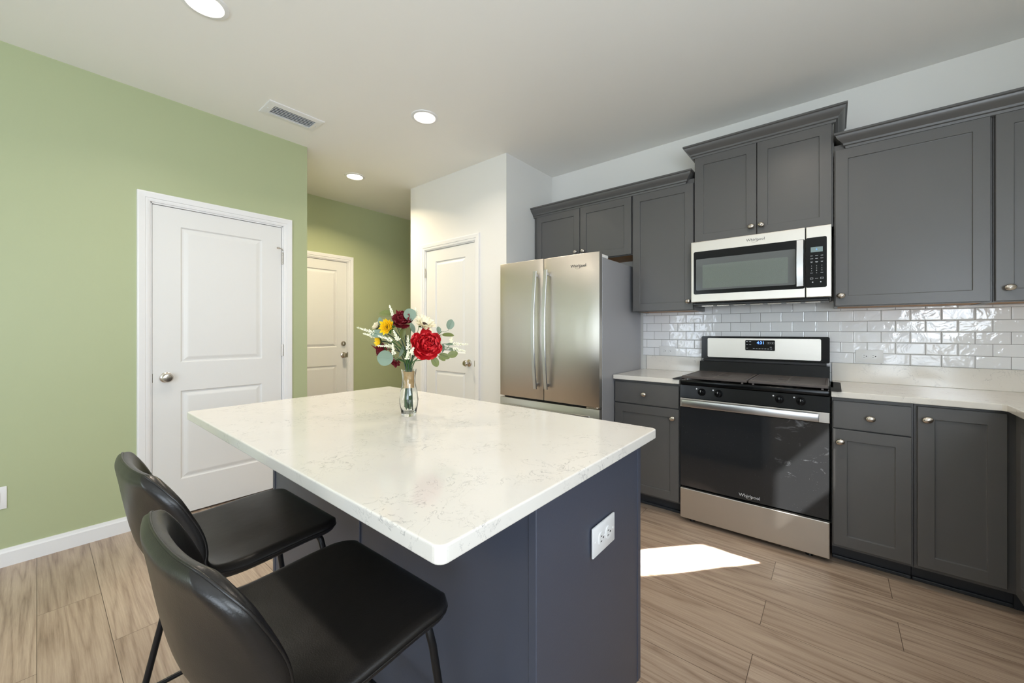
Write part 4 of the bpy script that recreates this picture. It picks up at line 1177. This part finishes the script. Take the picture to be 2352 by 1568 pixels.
# camera-facing frame used only to lay the bouquet out in real space: r = image right, f = towards the camera, z = up
RV = Vector((math.cos(0.6776 + 0.28), math.sin(0.6776 + 0.28), 0)); FV = Vector((RV.y, -RV.x, 0))
BASE = Vector((VX, VY, ZC))
def bp(r, h, f=0.0): return BASE + RV * r + FV * f + Vector((0, 0, h))
stem_i = [0]
def stem_pts(head, axis, sag=0.0):
    stem_i[0] += 1; a = stem_i[0] * 2.399; q = 0.010 * math.sqrt((stem_i[0] % 9) / 9 + 0.1)
    low = BASE + Vector((math.cos(a) * q * 1.7, math.sin(a) * q * 1.7, 0.020 + 0.004 * (stem_i[0] % 4)))
    neck = BASE + Vector((math.cos(a) * q, math.sin(a) * q, 0.128))
    lip = BASE + Vector((math.cos(a) * q * 1.15, math.sin(a) * q * 1.15, 0.172))
    lip += (head - lip) * Vector((1, 1, 0)).length * 0 if False else Vector((0, 0, 0))
    end = head - axis * 0.002
    pts = [low, neck, lip]
    for k in range(1, 7):
        s_ = k / 6
        c1 = lip + Vector((0, 0, 1)) * (end - lip).length * 0.45 + (end - lip) * 0.1; c2 = end - axis * (end - lip).length * 0.3
        pts.append(lip * (1 - s_) ** 3 + c1 * 3 * s_ * (1 - s_) ** 2 + c2 * 3 * s_ ** 2 * (1 - s_) + end * s_ ** 3)
    return pts
def petal(m, M4, L, W, curl, cup, thick=0.0007, nv=6, nu=4, notch=0.0, tip=1.0):
    b = bmesh.new(); V = []
    for j in range(nv + 1):
        s_ = j / nv; w_ = W * (math.sin(PI * min(1, s_ * 0.92 + 0.08) ** tip) ** 0.7) * 0.5
        ang = curl * s_
        y = L * (math.sin(ang) / curl if abs(curl) > 1e-3 else s_); z = L * ((1 - math.cos(ang)) / curl if abs(curl) > 1e-3 else 0)
        row = []
        for i in range(nu + 1):
            u = 2 * i / nu - 1
            zz = z + cup * w_ * u * u + random.uniform(-1, 1) * notch * s_
            row.append(b.verts.new((w_ * u, y - (notch * 3 * abs(math.sin(u * 5)) if j == nv else 0), zz)))
        V.append(row)
    for j in range(nv):
        for i in range(nu): b.faces.new((V[j][i], V[j][i + 1], V[j + 1][i + 1], V[j + 1][i]))
    bmesh.ops.recalc_face_normals(b, faces=b.faces[:])
    bmesh.ops.solidify(b, geom=b.faces[:], thickness=thick)
    m._merge(b, M4)
def frame(center, axis):
    return Matrix.Translation(center) @ Vector(axis).to_track_quat('Z', 'Y').to_matrix().to_4x4()
def peony(name, label, c, axis, R, mat, cat='flower', group=None, dens=1.0):
    axis = Vector(axis).normalized(); t = thing(name, label, cat, tuple(c), group)
    F = frame(c, axis); m = MB()
    layers = [(7, 0.95, 0.2, R * 0.30, 1.00, -0.45), (9, 0.75, 0.35, R * 0.20, 1.02, 0.0), (9, 0.55, 0.5, R * 0.15, 0.95, 0.0), (8, 0.38, 0.6, R * 0.10, 0.85, 0.02), (6, 0.22, 0.7, R * 0.05, 0.75, 0.05), (4, 0.08, 0.8, 0, 0.6, 0.08)]
    for li, (n, tilt, cup, r0, Ls, zoff) in enumerate(layers):
        n = max(3, int(n * dens))
        for k in range(n):
            a = 2 * PI * (k + 0.5 * (li % 2) + random.uniform(-0.2, 0.2)) / n
            el = (PI / 2) * (1 - tilt) + random.uniform(-0.28, 0.28)
            T = F @ Matrix.Rotation(a, 4, 'Z') @ Matrix.Translation((0, r0, zoff * R * 0.5)) @ Matrix.Rotation(el, 4, 'X')
            petal(m, T, R * Ls * random.uniform(0.85, 1.05), R * 0.85 * random.uniform(0.85, 1.15), 1.1 * (0.6 + 0.4 * tilt), 0.4, notch=R * 0.06, nv=7, nu=6)
    m.obj('petals', mat, t, smooth=50)
    MB().lathe([(0, -R * 0.35), (R * 0.18, -R * 0.30), (R * 0.30, -0.1 * R), (R * 0.2, 0.0), (0, 0)], 14, F, cap=False).obj('calyx', 'stemg', t, smooth=60)
    MB().tube(stem_pts(Vector(c) - axis * R * 0.33, axis), 0.0020, 8).obj('stem', 'stemd', t, smooth=60)
def sunflower(name, label, c, axis, R, mat, group=None, closed=0.35, seedr=0.30):
    axis = Vector(axis).normalized(); t = thing(name, label, 'flower', tuple(c), group)
    F = frame(c, axis); m = MB()
    for li, (n, el, L) in enumerate(((13, closed, 1.0), (12, closed + 0.28, 0.92), (8, closed + 0.55, 0.7))):
        for k in range(n):
            a = 2 * PI * (k + 0.5 * (li % 2) + random.uniform(-0.15, 0.15)) / n
            T = F @ Matrix.Rotation(a, 4, 'Z') @ Matrix.Translation((0, R * seedr * 0.75, 0)) @ Matrix.Rotation(el + random.uniform(-0.12, 0.12), 4, 'X')
            petal(m, T, R * (1 - seedr * 0.6) * L * random.uniform(0.88, 1.08), R * 0.36, random.uniform(-0.1, 0.5), 0.5, tip=1.0)
    m.obj('petals', mat, t, smooth=50)
    MB().lathe([(0, -0.004), (R * seedr, -0.003), (R * seedr, R * 0.05), (R * seedr * 0.7, R * 0.13), (0, R * 0.10)], 24, F, cap=False).obj('flower_centre', 'seed', t, smooth=60)
    m = MB().lathe([(0, -R * 0.3), (R * 0.14, -R * 0.26), (R * seedr * 1.05, -0.004), (0, -0.001)], 14, F, cap=False)
    for k in range(9):
        T = F @ Matrix.Rotation(2 * PI * k / 9, 4, 'Z') @ Matrix.Translation((0, R * seedr * 0.8, -0.003)) @ Matrix.Rotation(0.15, 4, 'X'); petal(m, T, R * 0.45, R * 0.22, 0.2, 0.3)
    m.obj('sepals', 'stemg', t, smooth=60)
    MB().tube(stem_pts(Vector(c) - axis * R * 0.28, axis), 0.0021, 8).obj('stem', 'stemd', t, smooth=60)
def leaf_mesh(c, axis, updir, L, W, ang=0.0):
    """leaf whose blade normal is axis; pointing along updir"""
    axis = Vector(axis).normalized(); up = Vector(updir); up = (up - axis * up.dot(axis)).normalized(); rt = up.cross(axis)
    T = Matrix((rt, up, axis)).transposed().to_4x4(); T.translation = Vector(c)
    m = MB(); b = bmesh.new(); n = 20
    ctr = b.verts.new((0, 0, 0.0)); ring = []; ring2 = []
    for k in range(n):
        a = 2 * PI * k / n; rx = W / 2 * math.cos(a); ry = L / 2 * math.sin(a)
        if math.sin(a) > 0: rx *= 1 - 0.25 * math.sin(a) ** 3
        ring2.append(b.verts.new((rx * 0.5, ry * 0.5, 0.02 * W * abs(math.cos(a))))); ring.append(b.verts.new((rx, ry, 0.10 * W * math.cos(a) ** 2 - 0.04 * L * math.sin(a) ** 2)))
    for k in range(n):
        b.faces.new((ctr, ring2[k], ring2[(k + 1) % n])); b.faces.new((ring2[k], ring[k], ring[(k + 1) % n], ring2[(k + 1) % n]))
    bmesh.ops.recalc_face_normals(b, faces=b.faces[:]); bmesh.ops.solidify(b, geom=b.faces[:], thickness=0.0006)
    m._merge(b, T)
    m.tube([T @ Vector((0, -L * 0.62, -0.003)), T @ Vector((0, -L * 0.45, 0.0004)), T @ Vector((0, 0, 0.0009)), T @ Vector((0, L * 0.42, 0.0002))], [0.0009, 0.0008, 0.0005, 0.0002], 6)
    return m
def leafy(label, leaves, mat, tipp, group='leafy stems in the bouquet'):
    t = thing('eucalyptus_stem', label, 'foliage', tuple(bp(*tipp)), group)
    pts = stem_pts(bp(*tipp), Vector((tipp[0], 0, 0.6)).normalized() if False else (bp(*tipp) - bp(0, 0.16)).normalized())
    MB().tube(pts, 0.0014, 7).obj('stem', 'stemg', t, smooth=60)
    for (r, h, f, L, W, ax, up) in leaves:
        c = bp(r, h, f); A = RV * ax[0] + FV * ax[1] + Vector((0, 0, ax[2])); U = RV * up[0] + Vector((0, 0, up[1]))
        lm = leaf_mesh(c, A, U, L, W)
        q = c - U.normalized() * L * 0.6
        near = min(pts[2:], key=lambda p: (p - q).length)
        lm.tube([q, (q + near) / 2 + Vector((0, 0, -0.004)), near], 0.0008, 6)
        lm.obj('leaf', mat, t, smooth=60)
def spray(label, tipp, L, dirv, f=0.0, n=34):
    t = thing('blossom_spray', label, 'flower', tuple(bp(*tipp)), 'white blossom sprays in the bouquet')
    tip = bp(*tipp); d = (RV * dirv[0] + Vector((0, 0, dirv[1])) + FV * (dirv[2] if len(dirv) > 2 else 0)).normalized()
    root = tip - d * L
    pts = stem_pts(root, d) + [tip]
    MB().tube(pts, 0.0010, 6).obj('stem', 'stemg', t, smooth=60)
    m = MB()
    for k in range(n):
        s_ = k / n; p = root + d * L * s_; a = k * 2.399; w_ = 0.0095 * (1 - 0.85 * s_) * (0.15 + 0.85 * random.random()) + 0.0006
        u = d.cross(Vector((0.3, 0.2, 1))).normalized(); v = d.cross(u)
        o = (u * math.cos(a) + v * math.sin(a)) * w_
        r = 0.0021 * (1 - 0.4 * s_) * random.uniform(0.75, 1.25)
        for q in (0.55, 1.0): m.sphere(p + o * q + d * 0.003 * q, r, (1, 1, 1.2), 6)
    m.obj('blossoms', 'spray', t, smooth=60)
K = 1 / 615.24
def px(u, v, f=0.0):
    """bouquet offset of a photo point from the vase foot, corrected for depth f"""
    s_ = (1.4535 - f * 0.96) / 894.22
    return ((u - 939) * s_ - 0.0, (759.13 - v) * s_ + 1.2323 - ZC, f)
def bpx(u, v, f=0.0): return bp(*px(u, v, f))
def ax(r, f, z): return RV * r + FV * f + Vector((0, 0, z))
peony('peony', 'large bright red peony facing front in the bouquet', bpx(977, 793, 0.045), ax(0.25, 0.95, 0.15), 0.058, 'red')
peony('peony', 'dark red peony at the top behind the yellow sunflower', bpx(926, 738, 0.0), ax(-0.1, 0.8, 0.6), 0.040, 'wine', dens=0.8)
peony('peony', 'small dark red bloom low on the left of the bouquet', bpx(884, 802, -0.02), ax(-0.9, 0.4, -0.1), 0.030, 'wine', dens=0.7)
peony('peony', 'small dark red bloom peeking below the left eucalyptus leaf', bpx(910, 829, -0.02), ax(-0.5, 0.5, -0.6), 0.020, 'wine', dens=0.6)
sunflower('sunflower', 'bright yellow sunflower upper left in the bouquet', bpx(896, 752, 0.035), ax(-0.35, 0.8, 0.15), 0.042, 'yellow', closed=0.85, seedr=0.22)
sunflower('sunflower', 'cream white sunflower with dark centre upper right in the bouquet', bpx(973, 746, 0.02), ax(0.25, 0.6, 0.75), 0.046, 'cream', closed=0.25)
sunflower('sunflower', 'small yellow sunflower low left half hidden in the bouquet', bpx(876, 783, -0.005), ax(-0.8, 0.5, 0.0), 0.024, 'yellow', closed=0.5)
sunflower('sunflower', 'small cream flower behind the yellow sunflower at left', bpx(871, 751, -0.02), ax(-0.6, 0.4, 0.5), 0.022, 'cream', closed=0.7)
def lf(u, v, f, wpx, hpx, ax_, up): 
    r, h, ff = px(u, v, f); k = (1.4535 - f * 0.96) / 894.22
    return (r, h, ff, hpx * k, wpx * k, ax_, up)
leafy('eucalyptus stem with a round silver-green leaf at the top centre', [lf(941, 722, 0.02, 29, 29, (0.1, 1, 0.2), (-0.3, 1)), lf(947, 752, 0.03, 12, 24, (0.5, 0.8, 0.1), (-0.5, 1))], 'leaf', px(944, 740, 0.01))
leafy('eucalyptus stem with a large round leaf low at the left', [lf(887, 821, 0.05, 35, 36, (-0.2, 1, 0.05), (-1, 0.1)), lf(923, 806, 0.05, 10, 26, (0.7, 0.8, 0), (0.6, 1))], 'leaf', px(912, 820, 0.04))
leafy('eucalyptus stem with oval leaf at the far left edge', [lf(870, 766, 0.03, 18, 31, (-0.1, 1, 0.1), (-1, 0.1)), lf(878, 739, -0.02, 12, 22, (-0.4, 0.8, 0), (-0.4, 1))], 'leaf', px(888, 768, 0.02))
leafy('olive leaf stem standing at the top left behind the sunflower', [lf(890, 721, -0.02, 22, 32, (0, 0.7, 0.7), (-1, 0.1)), lf(925, 765, 0.0, 14, 30, (0.4, 0.9, 0), (0.2, 1))], 'leafo', px(905, 726, -0.02))
leafy('eucalyptus stem with single grey-green leaf at the far right top', [lf(1033, 744, 0.0, 19, 25, (0.2, 1, 0.1), (0.35, 1)), lf(1006, 757, 0.0, 12, 16, (0.4, 0.8, 0.2), (0.1, 1))], 'leaf', px(1014, 760, 0.0))
leafy('olive leaf stem spreading to the right below the peony', [lf(1039, 815, 0.0, 17, 25, (0, 1, 0.2), (1, 0.3)), lf(1020, 819, 0.0, 14, 26, (0.1, 1, 0.1), (1, -0.4)), lf(1028, 769, 0.0, 12, 28, (0, 0.8, 0.7), (1, -0.1))], 'leafo', px(1010, 808, 0.0))
leafy('olive leaf stem drooping right of the vase neck', [lf(998, 832, 0.04, 17, 26, (0.1, 1, 0), (0.5, -1)), lf(1014, 824, 0.02, 10, 20, (0.2, 0.9, 0), (1, -0.6))], 'leafo', px(984, 822, 0.03))
leafy('small grey-green leaf stem right of the peony', [lf(1035, 791, 0.0, 8, 24, (0, 0.7, 0.7), (1, 0.1)), lf(1040, 804, -0.01, 10, 22, (0.1, 0.6, 0.7), (1, 0)), lf(1016, 800, 0.0, 10, 20, (0.8, 0.8, 0), (0.1, 1))], 'leaf', px(1018, 797, 0.0))
spray('white blossom spray pointing far left', px(829, 752, 0.03), 0.062, (-1, 0.35))
spray('white blossom spray at left below the longest one', px(842, 766, 0.02), 0.045, (-1, 0.25))
spray('white blossom spray standing at the top left', px(897, 703, 0.0), 0.040, (-0.35, 1))
spray('white blossom spray below the yellow sunflower', px(873, 771, 0.07), 0.050, (-1, 0.35))
spray('upright white blossom spray left of centre', px(906, 759, 0.07), 0.040, (-0.4, 1))
spray('upright white blossom spray between sunflower and red peony', px(937, 771, 0.08), 0.050, (0.0, 1))
spray('white blossom spray hanging at low left', px(872, 793, 0.06), 0.055, (-1, 0.05))
spray('white blossom cluster just left of the red peony stem', px(903, 790, 0.08), 0.038, (-0.1, 1))
spray('short white blossom cluster beside the red peony', px(949, 799, 0.09), 0.024, (0.3, 0.6))
spray('short drooping white blossom cluster above the vase', px(937, 806, 0.08), 0.030, (0.05, 1))
spray('pale blossom spray pointing far right', px(1074, 792, 0.0), 0.058, (1, -0.05))
spray('pale blossom spray at right below the farthest one', px(1068, 808, 0.0), 0.050, (1, -0.25))
spray('small pale blossom spray standing at right', px(1037, 773, 0.0), 0.026, (0.2, 1))
spray('small pale blossom spray at the top behind the round leaf', px(953, 707, -0.01), 0.035, (-0.3, 1))
